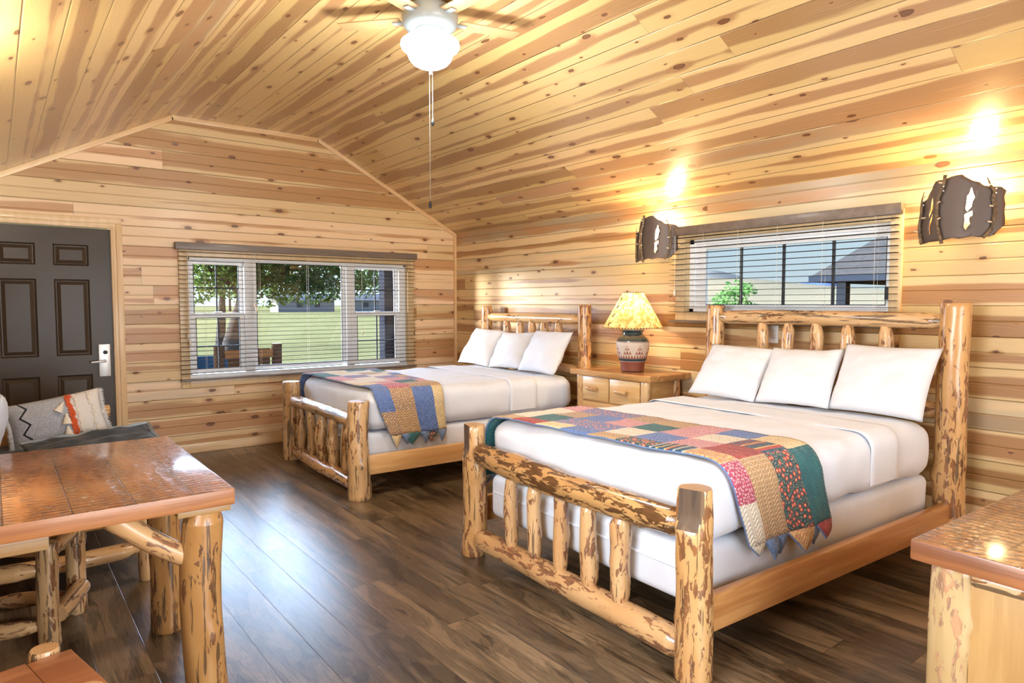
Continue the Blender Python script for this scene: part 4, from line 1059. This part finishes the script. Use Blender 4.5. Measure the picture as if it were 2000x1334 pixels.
def sconce(loc, label, mir=1):
    s_ = empty('wall_sconce', loc, -pi / 2, label, 'wall lamp', 'rustic steel wall sconces')
    K = .000352
    tr = lambda p: ((p[0] - 790) * K, (1185 - p[1]) * K)
    loops = [[tr(p) for p in OUT]] + [[tr(p) for p in h] for h in HOLES]
    pts, eds = [], []
    for lp in loops:
        o_ = len(pts); pts += lp; eds += [(o_ + i, o_ + (i + 1) % len(lp)) for i in range(len(lp))]
    for i in range(-11, 12):
        for j in range(1, 17): pts.append((i * .0195, j * .0222 + .003 * (i % 2)))
    vo, _, fo, *_r = delaunay_2d_cdt([Vector(p) for p in pts], eds, [], 0, 1e-6)
    f = []
    for t_ in fo:
        c_ = sum((vo[i] for i in t_), Vector((0, 0))) / len(t_)
        if inside(c_, loops[0]) and not any(inside(c_, h) for h in loops[1:]): f.append(tuple(t_))
    v = []
    for p in vo:
        a_ = p.x / .25; v.append((.2125 * math.sin(a_) / math.sin(.852), -.035 - .30 * (math.cos(a_) - math.cos(.213 / .25)) - .0, p.y))
    pl_ = mk('shade_plate', v, f, M_IRON, s_, sharp=60)
    so = pl_.modifiers.new('solid', 'SOLIDIFY'); so.thickness = .0025; so.offset = 0
    box('back_plate', -.09, .09, -.008, 0, .05, .27, M_PLATE, s_, bev=.003)
    for q in (-.05, .05): tube('bracket', [(q, -.01, .20), (q * 1.6, -.06, .20), (q * 2.2, -.10, .20)], .004, M_IRON, s_, n=6)
    lathe('bulb', [(.003, 0), (.012, .004), (.024, .03), (.027, .05), (.018, .075), (.003, .082)], emis('sconce_bulb', (1, .76, .42), 24.), s_, n=14, loc=(.045, -.058, .165))
    def dep(x_): a_ = x_ / .25; return -.035 - .30 * (math.cos(a_) - math.cos(.213 / .25))
    TW = [[(345, 340), (310, 430), (290, 520), (295, 640), (265, 760), (238, 880), (240, 980), (275, 1080), (310, 1185)],
          [(680, 135), (665, 260), (640, 350), (600, 450), (578, 560), (575, 700), (585, 820), (590, 920), (625, 1060), (660, 1210)],
          [(1172, 240), (1210, 350), (1260, 450), (1250, 560), (1275, 680), (1275, 800), (1260, 920), (1235, 1040), (1150, 1150)]]
    for q, tw in enumerate(TW):
        P_ = []
        for p in tw:
            x_, z_ = tr(p); P_.append((.2125 * math.sin(x_ / .25) / math.sin(.852), dep(x_) - .014, z_))
        rad = [.0035 + (.0095 - .0035) * min(1., i / 2.5) if q != 1 else .0095 for i in range(len(P_))]
        tw_ = tube('twig', P_, rad, M_TWIG, s_, n=10, jitter=.25)
        for i in (1, 4, 6):
            if i < len(P_):
                a_ = Vector(P_[i]); sg = 1 if (q + i) % 2 else -1; d_ = Vector((sg * .02, -.018, .004)) if not (q == 0 and i == 4) else Vector((.036, -.012, .0))
                tube('twig_stub', [a_, a_ + d_ * .6, a_ + d_], [.005, .0045, .004], M_CUT, tw_, n=7)
        for h_ in (.012, -.012):
            a_ = Vector(P_[2]) + Vector((.012, -.008, h_)); lathe('rivet', [(.001, 0), (.004, .001), (.004, .003), (.001, .004)], M_LOCK, tw_, n=8, loc=a_, rot=(pi / 2, 0, 0))
    return s_
SCZ = 1.742
sconce((0, -3.085, SCZ), 'rustic steel and twig wall sconce above the table lamp')
sconce((0, -5.262, SCZ), 'rustic steel and twig wall sconce beside the high window, above the tall bedpost')
fill_sconce = sconce((XL, -3.70, SCZ), 'unseen wall sconce added behind the dining table to light the ceiling'); fill_sconce.rotation_euler = (0, 0, pi / 2)  # out of view, added to brighten the upper-left ceiling
lamp('sconce_light', 'POINT', (XL + .058, -3.67, SCZ + .285), 165, (1, .90, .72), shadow_soft_size=.025)  # fill light in the added sconce, aimed at brightening the left ceiling
for y_ in (-3.085, -5.262): lamp('sconce_light', 'POINT', (-.058, y_ - .045, SCZ + .285), 27, (1, .68, .30), shadow_soft_size=.025)

# ================================================================== ceiling fan
FX, FY = -2.345, -3.36
fan = empty('ceiling_fan', (FX, FY, 0), 0, 'white ceiling fan with a glowing glass bowl light', 'ceiling fan')
M_FAN = plain('white_fan_enamel', (.40, .45, .47), .3)
lathe('motor_housing', [(.03, 2.945), (.10, 2.948), (.140, 2.955), (.158, 2.975), (.160, 3.02), (.150, 3.05), (.11, 3.062), (.09, 3.065), (.088, 3.087)], M_FAN, fan, n=48)
lathe('light_neck', [(.05, 2.89), (.062, 2.895), (.064, 2.93), (.08, 2.94), (.08, 2.95)], M_FAN, fan, n=32)
lathe('glass_bowl', [(.05, 2.903), (.11, 2.901), (.145, 2.892), (.165, 2.875), (.168, 2.858), (.160, 2.840), (.142, 2.826), (.132, 2.815), (.127, 2.80), (.117, 2.778), (.098, 2.757), (.07, 2.742), (.03, 2.735), (.01, 2.734)], emis('frosted_glass_glow', (.93, 1, .98), 3.6), fan, n=48)
lathe('finial', [(.004, 2.70), (.008, 2.704), (.006, 2.712), (.016, 2.728), (.018, 2.735), (.006, 2.738)], M_LOCK, fan, n=16)
M_BLADE = board('bleached_fan_blade', (.52, .34, .17), (.42, .26, .12), 0, .45, .1, knots=False)
ba = math.atan2(FY - CAM.y, FX - CAM.x)
for k in range(5):
    a_ = ba + k * 2 * pi / 5
    bl = box('fan_blade', .17, .54, -.055, .055, 3.000, 3.006, M_BLADE, fan, bev=.002); bl.rotation_euler = (0, 0, a_)
    br_ = boxes('blade_bracket', [(.13, .22, -.018, .018, 2.992, 2.999)], M_FAN, bl, bev=.002)
for (dx, zb, nm) in ((-.006, 1.985, 1), (.014, 2.455, 2)):
    c_ = tube('pull_chain', [(dx, 0, 2.72), (dx, .0, zb)], .0014, M_CHAIN, fan, n=6)
    lathe('chain_fob', [(.002, zb + .004), (.004, zb), (.009, zb - .02), (.010, zb - .03), (.006, zb - .04), (.002, zb - .042)], M_BLACK, c_, n=12, loc=(dx, 0, 0))
lamp('fan_light', 'POINT', (FX, FY, 2.56), 60, (1, .97, .92), shadow_soft_size=.16)

# ================================================================== dining table and benches
dt = empty('dining_table', (-4.19, -3.755, 0), 0, 'dining table with a thick rough-sawn varnished top on fat log legs', 'table')
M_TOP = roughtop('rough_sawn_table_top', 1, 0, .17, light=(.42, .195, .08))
M_EDGE = board('red_end_grain', (.42, .17, .055), (.28, .10, .03), 0, .4, .25, knots=False)
def edged(o, m):
    o.data.materials.append(m)
    for p in o.data.polygons:
        if abs(p.normal.z) < .35: p.material_index = 1
    return o
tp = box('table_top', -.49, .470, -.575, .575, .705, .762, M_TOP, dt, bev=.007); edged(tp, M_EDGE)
for i, (px, py, r_) in enumerate(((.375, -.54, .066), (.378, .165, .062), (-.40, -.54, .064), (-.40, .165, .064))):
    py2 = max(py, -.515)
    log('leg', (px, py2, 0), (px, py2, .685), r_ * 1.03, r_, M_LOGT, dt, 300 + i, t1=.80, tl=.035, bend=.008, bump=.06, warts=1, n=32)
    boxes('leg_block', [(px - .085, px + .085, py2 - .045, py2 + .085, .683, .706)], M_BLOCK, dt, bev=.004)
log('brace', (.345, -.50, .515), (.10, -.50, .715), .036, .038, M_LOG, dt, 310, bend=.004, n=20)
boxes('apron', [(-.46, -.06, -.535, -.50, .655, .706)], M_BLOCK, dt, bev=.004)

def bench(name, loc, rz, label, hz, LX_=.62):
    b = empty(name, loc, rz, label, 'bench', 'log benches')
    for i, (px, py, r_) in enumerate(((0, -.155, .040), (0, .155, .039), (-LX_, -.155, .04), (-LX_, .155, .04))):
        log('leg', (px, py, 0), (px, py, hz), r_, r_ * .96, M_LOGD, b, 400 + i + int(loc[1] * 10), bend=.004, bump=.05, n=24, warts=1)
    for k, xx in enumerate((0, -LX_)):
        log('end_rail', (xx, -.13, hz - .055), (xx, .13, hz - .055), .026, .026, M_LOGD, b, 410 + k, n=16, bend=.002)
        log('end_rail', (xx + .035, -.16, .13), (xx + .035, .12, .135), .036, .036, M_LOGD, b, 412 + k, n=18, bend=.003)
    for k, yy in enumerate((-.155, .155)):
        log('stretcher', (-.03, yy, hz - .115), (-LX_ + .03, yy, hz - .115), .036, .034, M_LOG, b, 420 + k, t0=.5, t1=.5, tl=.07, n=18)
        log('stretcher', (-.03, yy, .085), (-LX_ + .03, yy, .085), .032, .032, M_LOG, b, 424 + k, t0=.55, t1=.55, tl=.07, n=18)
    return b
fb_ = bench('log_bench', (-4.165, -3.315, 0), -R(22), 'log bench tucked under the far side of the dining table', .432, .35)
box('seat', -.34, -.05, -.14, .14, .395, .425, M_SEAT, fb_, bev=.006)
nb = bench('log_bench', (-4.245, -4.665, 0), R(13), 'log bench with a red cedar seat in front of the dining table', .452)
bm = bmesh.new()
bmbox(bm, -.62, -.052, -.33, .125, .415, .443, bev=.006); bmbox(bm, -.052, .052, -.33, .118, .415, .443, bev=.006)
frombm('seat', bm, M_SEAT, nb, smooth=True)

# ================================================================== futon sofa along the left wall
fu = empty('log_futon', (-3.79, -2.95, 0), 0, 'log futon sofa with a dark mattress behind the dining table', 'sofa')
Lf = 1.80
for i, (px, py) in enumerate(((0, 0), (-.80, 0), (0, Lf), (-.80, Lf))):
    log('leg', (px, py, 0), (px, py, .60), .036, .035, M_LOG, fu, 500 + i, n=20, bend=.003)
for k, py in enumerate((0, Lf)):
    log('end_rail', (-.03, py, .165), (-.77, py, .165), .040, .040, M_LOGC, fu, 510 + k, t0=.55, t1=.55, tl=.07, n=20)
    log('arm', (.07, py, .625), (-.85, py, .625), .044, .044, M_LOGC, fu, 512 + k, n=22, bend=.004)
    boxes('arm_panel', [(-.70, -.03, py - .012, py + .012, .30, .585)], M_PINEX, fu, bev=.003)
tube('metal_frame', [(-.01, .03, .315), (-.78, .03, .315)], .018, M_BLACK, fu, n=12)
tube('metal_frame', [(-.01, Lf - .03, .315), (-.78, Lf - .03, .315)], .018, M_BLACK, fu, n=12)
tube('metal_frame', [(-.01, .03, .315), (-.01, Lf - .03, .315)], .018, M_BLACK, fu, n=12)
log('back_rail', (-.80, .0, .72), (-.80, Lf, .72), .04, .04, M_LOGC, fu, 515, n=18)
M_DENIM = fabric('dark_denim', (.045, .062, .086), 900., .8, .4, (.028, .040, .056))
rbox('mattress', -.74, .16, .05, Lf - .05, .335, .46, .05, M_DENIM, fu, puff=.01, nz=.01, seed=5)
# throw cushions
def fringe(o_, path, L_, mat, n_, seed, name='fringe', out=None, w_=.003):
    rs = random.Random(seed); bm = bmesh.new()
    P_ = [Vector(p) for p in path]; ln = [0.]
    for a_, b_ in zip(P_[:-1], P_[1:]): ln.append(ln[-1] + (b_ - a_).length)
    for i in range(n_):
        s_ = rs.uniform(0, ln[-1]); k = 0
        while ln[k + 1] < s_: k += 1
        p = P_[k].lerp(P_[k + 1], (s_ - ln[k]) / max(1e-6, ln[k + 1] - ln[k])); d_ = Vector(out if out else (0, 0, 1))
        d_ = (d_ + Vector((rs.uniform(-.6, .6), rs.uniform(-.9, .9), rs.uniform(-.6, .6)))).normalized() * L_ * rs.uniform(.6, 1.2)
        t_ = (P_[k + 1] - P_[k]).normalized() * w_; nn = Vector((0, w_, 0))
        a_ = [bm.verts.new(p + t_), bm.verts.new(p - t_), bm.verts.new(p + nn), bm.verts.new(p + d_)]
        for q in ((0, 1, 3), (1, 2, 3), (2, 0, 3)): bm.faces.new([a_[z] for z in q])
    return frombm(name, bm, mat, o_)
def clothpat():
    t = T('grey_white_woven'); s = t.sep(t.obj()); x_, z_ = s[0], s[2]
    n = t.noise(t.obj(), 260., 2., .7); gry = t.mix(t.ss(n, .35, .65), (.24, .28, .35), (.56, .60, .68))
    n2 = t.noise(t.obj(), 190., 1.); wht = t.mix(n2, (.66, .66, .66), (.80, .79, .78))
    c = t.mix(t.ss(x_, .055, .058), gry, wht)
    zz = t.M('PINGPONG', t.M('MULTIPLY', z_, 1.), .052); zx = t.M('SUBTRACT', x_, t.M('MULTIPLY_ADD', zz, .85, -.20))
    c = t.mix(t.ss(t.M('ABSOLUTE', zx), .0055, .0075, 1., 0.), c, (.008, .01, .014))
    return t.fin(t.bsdf(c, .95, t.bump(t.M('ADD', n, n2), .6, .004), Sheen_Weight=.2))
cu = cushion('lumbar_cushion', .53, .31, .15, clothpat(), seed=3, pinch=.05, wr=.008)
cu.matrix_world = Matrix.Translation((-4.02, -1.47, .485)) @ Matrix.Rotation(R(2), 4, 'Z') @ Matrix.Rotation(R(-14), 4, 'X') @ Matrix.Rotation(R(-9), 4, 'Y')
tag(cu, 'grey and white woven lumbar cushion with an orange stripe and tassels on the futon', 'cushion')
M_ORG = fabric('orange_tuft', (.62, .10, .025)); M_TAS = fabric('cream_yarn', (.80, .76, .68)); M_FR = fabric('grey_white_fringe', (.66, .68, .70))
def surfy(x_, z_, w=.53, h=.31, th=.15):
    u_ = x_ / (w / 2); w_ = z_ / (h / 2) - 1; return -(th / 2) * (max(0., 1 - abs(u_) ** 2.4) * max(0., 1 - abs(w_) ** 2.4)) ** .55
def tufts(name, xc, wd, n_, mat, sz, seed):
    rs = random.Random(seed); bm = bmesh.new()
    for i in range(n_):
        z_ = .012 + .286 * i / n_; x_ = xc + rs.uniform(-wd, wd); y_ = surfy(x_, z_)
        r = bmesh.ops.create_icosphere(bm, subdivisions=1, radius=sz * rs.uniform(.7, 1.2))
        for v_ in r['verts']: v_.co = Vector((v_.co.x + x_ + rs.uniform(-.002, .002), v_.co.y * .9 + y_ - sz * .2, v_.co.z + z_))
    return frombm(name, bm, mat, cu)
tufts('orange_stripe', .075, .014, 150, M_ORG, .009, 1)
tufts('white_loops', .110, .006, 60, M_TAS, .007, 2)
tufts('white_loops', .195, .010, 60, M_TAS, .007, 3)
for k, (tx, tz) in enumerate(((.035, .245), (.040, .165), (.032, .085))):
    y_ = surfy(tx, tz); t_ = lathe('tassel', [(.002, .012), (.008, .008), (.010, .0), (.009, -.006), (.016, -.02), (.026, -.052), (.028, -.060), (.02, -.061)], M_TAS, cu, n=18, loc=(tx, y_ - .012, tz), rot=(0, R((38, 8, 4)[k]), 0))
fringe(cu, [(.262, 0, .01), (.25, 0, .155), (.262, 0, .30)], .03, M_FR, 420, 5, out=(1, 0, .1))
fringe(cu, [(-.262, 0, .01), (-.25, 0, .155), (-.262, 0, .30)], .03, M_FR, 420, 6, out=(-1, 0, .1))
dk = cushion('denim_cushion', .70, .36, .045, M_DENIM, seed=8, pinch=.03, wr=.02)
dk.matrix_world = Matrix.Translation((-3.885, -1.98, .488)) @ Matrix.Rotation(R(3), 4, 'Z') @ Matrix.Rotation(R(-4), 4, 'Y') @ Matrix.Rotation(R(-79), 4, 'X')
tag(dk, 'dark denim cushion with a frayed edge lying in front of the patterned cushion', 'cushion')
M_FRAY = fabric('frayed_denim_edge', (.30, .38, .46))
pth = [(-.35 + .70 * i / 30, .004 * math.sin(i * 1.1), .36 * (1 - .0) - .36 / 2 * .03 * (1 - (i / 15 - 1) ** 2) + .006 * math.sin(i * .9)) for i in range(31)]
fringe(dk, pth, .020, M_FRAY, 900, 7, name='frayed_edge', out=(0, 0, 1), w_=.004)
fringe(dk, [(.35, 0, .36), (.34, 0, .18), (.35, 0, 0)], .022, M_FRAY, 380, 8, name='frayed_edge', out=(1, 0, .2), w_=.004)
tube('hem_roll', pth, .012, M_FRAY, dk, n=8, jitter=.3)
wc = cushion('white_cushion', .48, .46, .16, fabric('pale_ribbed_cloth', (.66, .72, .84)), seed=12, pinch=.05)
wc.matrix_world = Matrix.Translation((-4.485, -1.98, .465)) @ Matrix.Rotation(R(-86), 4, 'Z') @ Matrix.Rotation(R(-17), 4, 'X')
tag(wc, 'pale blue-white cushion leaning on the futon back', 'cushion')

# ================================================================== dresser near the camera
ds = empty('log_dresser', (-2.40, -5.965, 0), -R(2), 'log dresser with a thick rough-sawn top nearest the camera', 'dresser')
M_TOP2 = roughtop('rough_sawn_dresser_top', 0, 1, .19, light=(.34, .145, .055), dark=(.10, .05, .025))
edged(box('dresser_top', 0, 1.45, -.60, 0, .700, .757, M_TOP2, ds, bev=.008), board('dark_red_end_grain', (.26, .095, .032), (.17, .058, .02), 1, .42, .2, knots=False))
M_LOGP = logmat('pale_peeled_log', base=(.42, .27, .115), pale=(.50, .35, .17), patch=(.28, .15, .09), amount=.65, black=-.4)
for i, (px, py) in enumerate(((.085, -.085), (1.36, -.085), (.085, -.515), (1.36, -.515))):
    log('post', (px, py, 0), (px, py, .702), .060, .056, M_LOGP, ds, 600 + i, bend=.006, bump=.06, warts=3, n=30)
boxes('side_panel', [(.055, .075, -.47, -.13, .08, .66)], board('honey_pine_panel', (.44, .255, .09), (.37, .20, .065), 2, .4, .3, knots=False), ds, bev=.003)
log('side_rail', (.07, -.13, .675), (.07, -.48, .675), .026, .026, M_LOGD, ds, 610, n=18)
box('carcass', .08, 1.34, -.54, -.06, .08, .70, M_PINE, ds, bev=.003)
for i in range(2):
    for k in range(2):
        xa = .16 + i * .59; d_ = box('drawer', xa, xa + .56, -.06, -.035, .12 + k * .29, .38 + k * .29, M_PINEX, ds, bev=.005)
        log('handle', (xa + .22, -.012, .25 + k * .29), (xa + .34, -.012, .25 + k * .29), .018, .018, M_LOG, d_, 620 + i * 2 + k, n=16, bend=.001)

# ================================================================== outdoors
def grassm(name, a_, b_, sc=.6):
    t = T(name); o = t.obj(); n = t.noise(o, sc, 4., .6); n2 = t.noise(o, 14., 3., .7)
    c = t.mix(t.M('ADD', t.M('MULTIPLY', n, .8), t.M('MULTIPLY', t.M('SUBTRACT', n2, .4), .9), clamp=True), a_, b_)
    d = t.N('BsdfDiffuse'); t.put(d.inputs[0], c); t.L(d.outputs[0], t.out.inputs[0]); return t.m
gd = box('ground', -160, 420, -200, 420, -.75, -.45, grassm('dry_grass', (.065, .065, .020), (.20, .175, .085)), bev=0); struct(gd)
pf = box('porch_floor', -7, 2.2, TH + .01, 2.3, -.45, -.10, grassm('porch_concrete', (.05, .048, .045), (.075, .072, .07)), bev=0); struct(pf)
M_OLD = matte('dark_porch_log', (.016, .010, .007))
M_OLDB = matte('porch_brown_board', (.055, .030, .014))
pp = empty('porch_post', (.10, 1.95, -.10), 0, 'dark porch post with a slanted brace seen through the right-hand sash', 'post')
boxes('post', [(-.085, .085, -.085, .085, 0, 2.9)], matte('slate_paint', (.010, .012, .018)), pp, bev=.006)
br = box('brace', -.05, .05, -.04, .04, 0, 1.3, M_OLD, pp, bev=.004); br.location = (.08, .02, .95); br.rotation_euler = (0, R(32), 0)
pb = empty('log_planter', (.12, 1.35, -.10), 0, 'brown log planter box standing on the porch by the post', 'planter')
for k in range(4): log('side_log', (-.28, 0, .12 + k * .17), (.5, 0, .12 + k * .17), .085, .085, M_OLDB, pb, 700 + k, n=18)
ch = empty('porch_chair', (-2.02, 1.30, -.10), 0, 'dark log chair on the porch seen from behind', 'chair')
for sx_ in (-.325, .325):
    log('back_post', (sx_, 0, 0), (sx_, 0, 1.02), .060, .058, M_OLD, ch, 720, n=20)
    log('front_leg', (sx_, .62, 0), (sx_, .62, .62), .055, .055, M_OLD, ch, 722, n=18)
    log('arm', (sx_, -.03, .62), (sx_, .70, .62), .045, .045, M_OLD, ch, 724, n=16)
box('back_panel', -.235, .235, -.02, .02, .55, .965, M_OLD, ch, bev=.006)
box('back_board', -.275, .275, -.025, .015, .86, .955, M_OLDB, ch, bev=.006)
box('seat', -.27, .27, .02, .6, .40, .45, M_OLD, ch, bev=.006)
bb = empty('blue_bench', (-1.55, 5.2, -.45), 0, 'blue outdoor bench on the grass beyond the porch', 'bench')
M_BLUE = matte('blue_paint', (.008, .04, .09))
box('seat', -.75, .7, -.2, .2, .40, .45, M_BLUE, bb, bev=.01); box('back', -.75, .7, .2, .24, .55, .95, M_BLUE, bb, bev=.01)
for sx_ in (-.65, .6): box('leg', sx_ - .03, sx_ + .03, -.18, .22, 0, .40, M_BLUE, bb, bev=.004)

def leafm(name, a_, b_):
    t = T(name); n = t.noise(t.obj(), 5., 3.); c = t.mix(t.ss(n, .3, .7), a_, b_)
    d = t.N('BsdfDiffuse'); t.put(d.inputs[0], c); tr = t.N('BsdfTranslucent'); t.put(tr.inputs[0], c)
    m = t.N('MixShader'); m.inputs[0].default_value = .4; t.L(d.outputs[0], m.inputs[1]); t.L(tr.outputs[0], m.inputs[2]); t.L(m.outputs[0], t.out.inputs[0]); return t.m
LEAF = [leafm('oak_leaf', (.016, .045, .009), (.10, .155, .038)), leafm('grey_green_leaf', (.05, .10, .045), (.14, .21, .10)), leafm('bush_leaf', (.05, .15, .04), (.14, .28, .08))]
M_BARK = matte('grey_bark', (.035, .033, .034))
def tree(name, loc, trunk, blobs, nleaf, size, leaf, label, seed, branches=()):
    rs = random.Random(seed); t_ = empty(name, loc, 0, label, 'tree', 'trees outside')
    tube('trunk', trunk[0], trunk[1], M_BARK, t_, n=12, jitter=.2)
    for b_ in branches: tube('branch', b_[0], b_[1], M_BARK, t_, n=8, jitter=.2)
    v, f = [], []; tot = sum(b[3] * b[4] * b[5] for b in blobs)
    for (cx_, cy_, cz_, rx_, ry_, rz_) in blobs:
        for _ in range(int(nleaf * rx_ * ry_ * rz_ / tot)):
            while 1:
                p = Vector((rs.uniform(-1, 1), rs.uniform(-1, 1), rs.uniform(-1, 1)))
                if p.length < 1: break
            q = p.copy(); p = Vector((cx_ + p.x * rx_, cy_ + p.y * ry_, cz_ + p.z * rz_))
            if mn.noise(p * 1.7 / max(.4, rx_ * .5) + Vector((seed, 0, 0))) < -.12: continue
            a_ = Vector((rs.uniform(-1, 1), rs.uniform(-1, 1), rs.uniform(-1, 1))).normalized(); b_ = a_.orthogonal().normalized(); s_ = size * rs.uniform(.6, 1.3)
            k = len(v); v += [p - a_ * s_, p + b_ * s_ * .5, p + a_ * s_, p - b_ * s_ * .5]; f.append((k, k + 1, k + 2, k + 3))
    mk('foliage', v, f, LEAF[leaf], t_, smooth=False)
    return t_
tree('oak_tree', (.40, 11.2, -.45), ([(.1, 0, 0), (.05, 0, .8), (.35, 0, 1.8), (.6, .1, 3.), (.9, .1, 3.8)], [.30, .24, .20, .16, .08]),
     [(-.6, 0, 3.0, 1.0, 1.2, .7), (.5, .2, 3.1, 1.3, 1.4, .8), (1.9, .1, 2.9, 1.4, 1.3, .8), (3.2, .2, 2.9, 1.3, 1.3, .8), (.2, 0, 2.35, .9, 1., .4), (-.9, 0, 2.15, .7, .8, .35), (2.2, .2, 2.25, 1.3, 1., .45), (3.5, .4, 2.35, .9, 1., .45), (1.2, .3, 3.5, 2.2, 1.8, .7), (1.6, .2, 2.5, 1.2, 1., .45), (.9, .3, 2.0, .8, .8, .28)],
     22000, .075, 0, 'leafy green tree with low branches outside the three-part window', 31,
     [([(.5, 0, 2.2), (1.4, .1, 2.7), (2.6, .1, 2.9)], [.1, .07, .03]), ([(.4, 0, 2.0), (-.3, 0, 2.6), (-.9, 0, 3.0)], [.08, .05, .03])])
tree('distant_tree', (3.4, 24, -.45), ([(0, 0, 0), (.1, 0, 1.5), (.2, 0, 4)], [.22, .16, .06]), [(0, 0, 4.2, 2.2, 2., 1.9), (1.6, 0, 3.4, 1.6, 1.5, 1.1)], 3200, .14, 1, 'grey-green tree farther off, left of the leafy green tree', 33)
tree('distant_tree', (17.5, 36, -.45), ([(0, 0, 0), (.1, 0, 2), (.2, 0, 5)], [.3, .2, .06]), [(0, 0, 5.0, 2.6, 2.2, 2.6), (-1.4, 0, 3.6, 1.6, 1.6, 1.2)], 2600, .17, 1, 'thin grey-green tree in the field behind the porch post', 34)
for k, (tx, ty, s_) in enumerate(((24, 150, 10), (38, 152, 11.), (52, 156, 9.5), (66, 152, 12), (82, 152, 10.), (12, 148, 9), (98, 150, 11))):
    tree('treeline_tree', (tx, ty, -.45), ([(0, 0, 0), (0, 0, s_ * .6)], [.3, .15]), [(0, 0, s_ * .62, s_ * .62, s_ * .5, s_ * .4)], 1100, .55, 1,
         'far tree in the line behind the field beyond the three-part window', 40 + k)['group'] = 'far tree line'
M_HW = matte('house_white', (.24, .235, .23)); M_HR = matte('house_roof', (.16, .155, .16))
for (hx, hy, w_, lab) in ((47.5, 130, 12, 'low white house across the field, left of the two'), (61.5, 128, 10, 'low white house across the field beyond the porch post')):
    h_ = empty('house', (hx, hy, -.45), 0, lab, 'house', 'houses across the field')
    box('wall', -w_ / 2, w_ / 2, 0, 5, 0, 2.5, M_HW, h_, bev=0)
    v = [(-w_ / 2 - .4, -.4, 2.45), (w_ / 2 + .4, -.4, 2.45), (w_ / 2 + .4, 5.4, 2.45), (-w_ / 2 - .4, 5.4, 2.45), (-w_ / 2 - .4, 2.5, 3.9), (w_ / 2 + .4, 2.5, 3.9)]
    mk('roof', v, [(0, 1, 5, 4), (2, 3, 4, 5), (0, 4, 3), (1, 2, 5), (3, 2, 1, 0)], M_HR, h_, smooth=False)
    for q in (-2.2, 1.6): box('window', q, q + 1.2, -.03, .02, 1.0, 2.0, M_DARK, h_, bev=0)
# neighbouring pavilion seen through the high window
pv = empty('pavilion', (20, 6.35, -.45), 0, 'dark shingled pavilion roof on a post outside the high window', 'pavilion')
def shing():
    t = T('dark_shingles'); s = t.sep(t.obj()); q = t.M('FRACT', t.M('MULTIPLY', s[2], 5.)); n = t.noise(t.obj(), 6., 3.)
    c = t.mix(n, (.017, .018, .019), (.040, .040, .041)); c = t.mix(t.ss(q, .0, .15, .8, 0.), c, (.015, .018, .024)); d = t.N('BsdfDiffuse'); t.put(d.inputs[0], c); t.L(d.outputs[0], t.out.inputs[0]); return t.m
ez = 2.85
v = [(0, 0, ez), (0, -9, ez), (9, -9, ez), (9, 0, ez), (4.5, -4.5, ez + 3.9)]
mk('roof', v, [(0, 1, 4), (1, 2, 4), (2, 3, 4), (3, 0, 4), (3, 2, 1, 0)], shing(), pv, smooth=False)
boxes('fascia', [(-.05, .05, -9, 0.05, ez - .22, ez + .03), (0, 9, -.05, .05, ez - .22, ez + .03)], matte('slate_fascia', (.010, .014, .022)), pv)
for (px, py) in ((.5, -1.0), (.5, -8.2), (8.4, -1.0), (8.4, -8.2)): boxes('post', [(px - .17, px + .17, py - .17, py + .17, 0, ez)], matte('slate_post', (.008, .011, .016)), pv)
tree('young_tree', (15, 6.15, -.45), ([(0, 0, 0), (0, .05, 1.2), (.1, .15, 2.2)], [.07, .05, .02]), [(0, .35, 1.95, .5, .55, .35), (0, -.2, 1.65, .45, .5, .3), (0, .05, 2.35, .35, .4, .3), (0, -.35, 2.2, .3, .3, .3)], 1500, .075, 2, 'small green tree outside the high window', 51,
     [([(0, 0, 1.), (0, .3, 1.7)], [.03, .01]), ([(0, 0, 1.1), (0, -.3, 1.8)], [.03, .01])])
def hills(name, x_, y0_, y1_, fn, mat, depth):
    n_ = 60; v, f = [], []
    for i in range(n_ + 1):
        y_ = y0_ + (y1_ - y0_) * i / n_; h_ = fn(y_)
        for j in range(9):
            q = j / 8; v.append((x_ + depth * q, y_, -.5 + (h_ + .5) * math.sin(q * pi) * (1 + .08 * mn.noise(Vector((y_ * .05, q * 4, 0)))) if h_ > -.4 else -.5))
    for i in range(n_):
        for j in range(8): f.append((i * 9 + j, i * 9 + j + 1, (i + 1) * 9 + j + 1, (i + 1) * 9 + j))
    return struct(mk(name, v, f, mat))
M_HILL = grassm('dry_hillside', (.115, .095, .06), (.175, .145, .095), .05)
hills('hill_low', 150, -120, 260, lambda y_: 4.6 + 1.6 * mn.noise(Vector((y_ * .03, 0, 0))) + max(0, (y_ - 70) * .085), M_HILL, 90)
hills('hill_far', 300, -100, 420, lambda y_: 8 + 3 * mn.noise(Vector((y_ * .02, 5, 0))) + 15 * math.exp(-((y_ - 262) / 34) ** 2), grassm('far_hill', (.10, .095, .085), (.13, .125, .11), .05), 120)
hills('hill_butte', 380, 186, 236, lambda y_: 15 * (1 - min(1, abs((y_ - 211) / 22)) ** 5), matte('blue_butte', (.05, .075, .13)), 60)
bpy.context.view_layer.update()
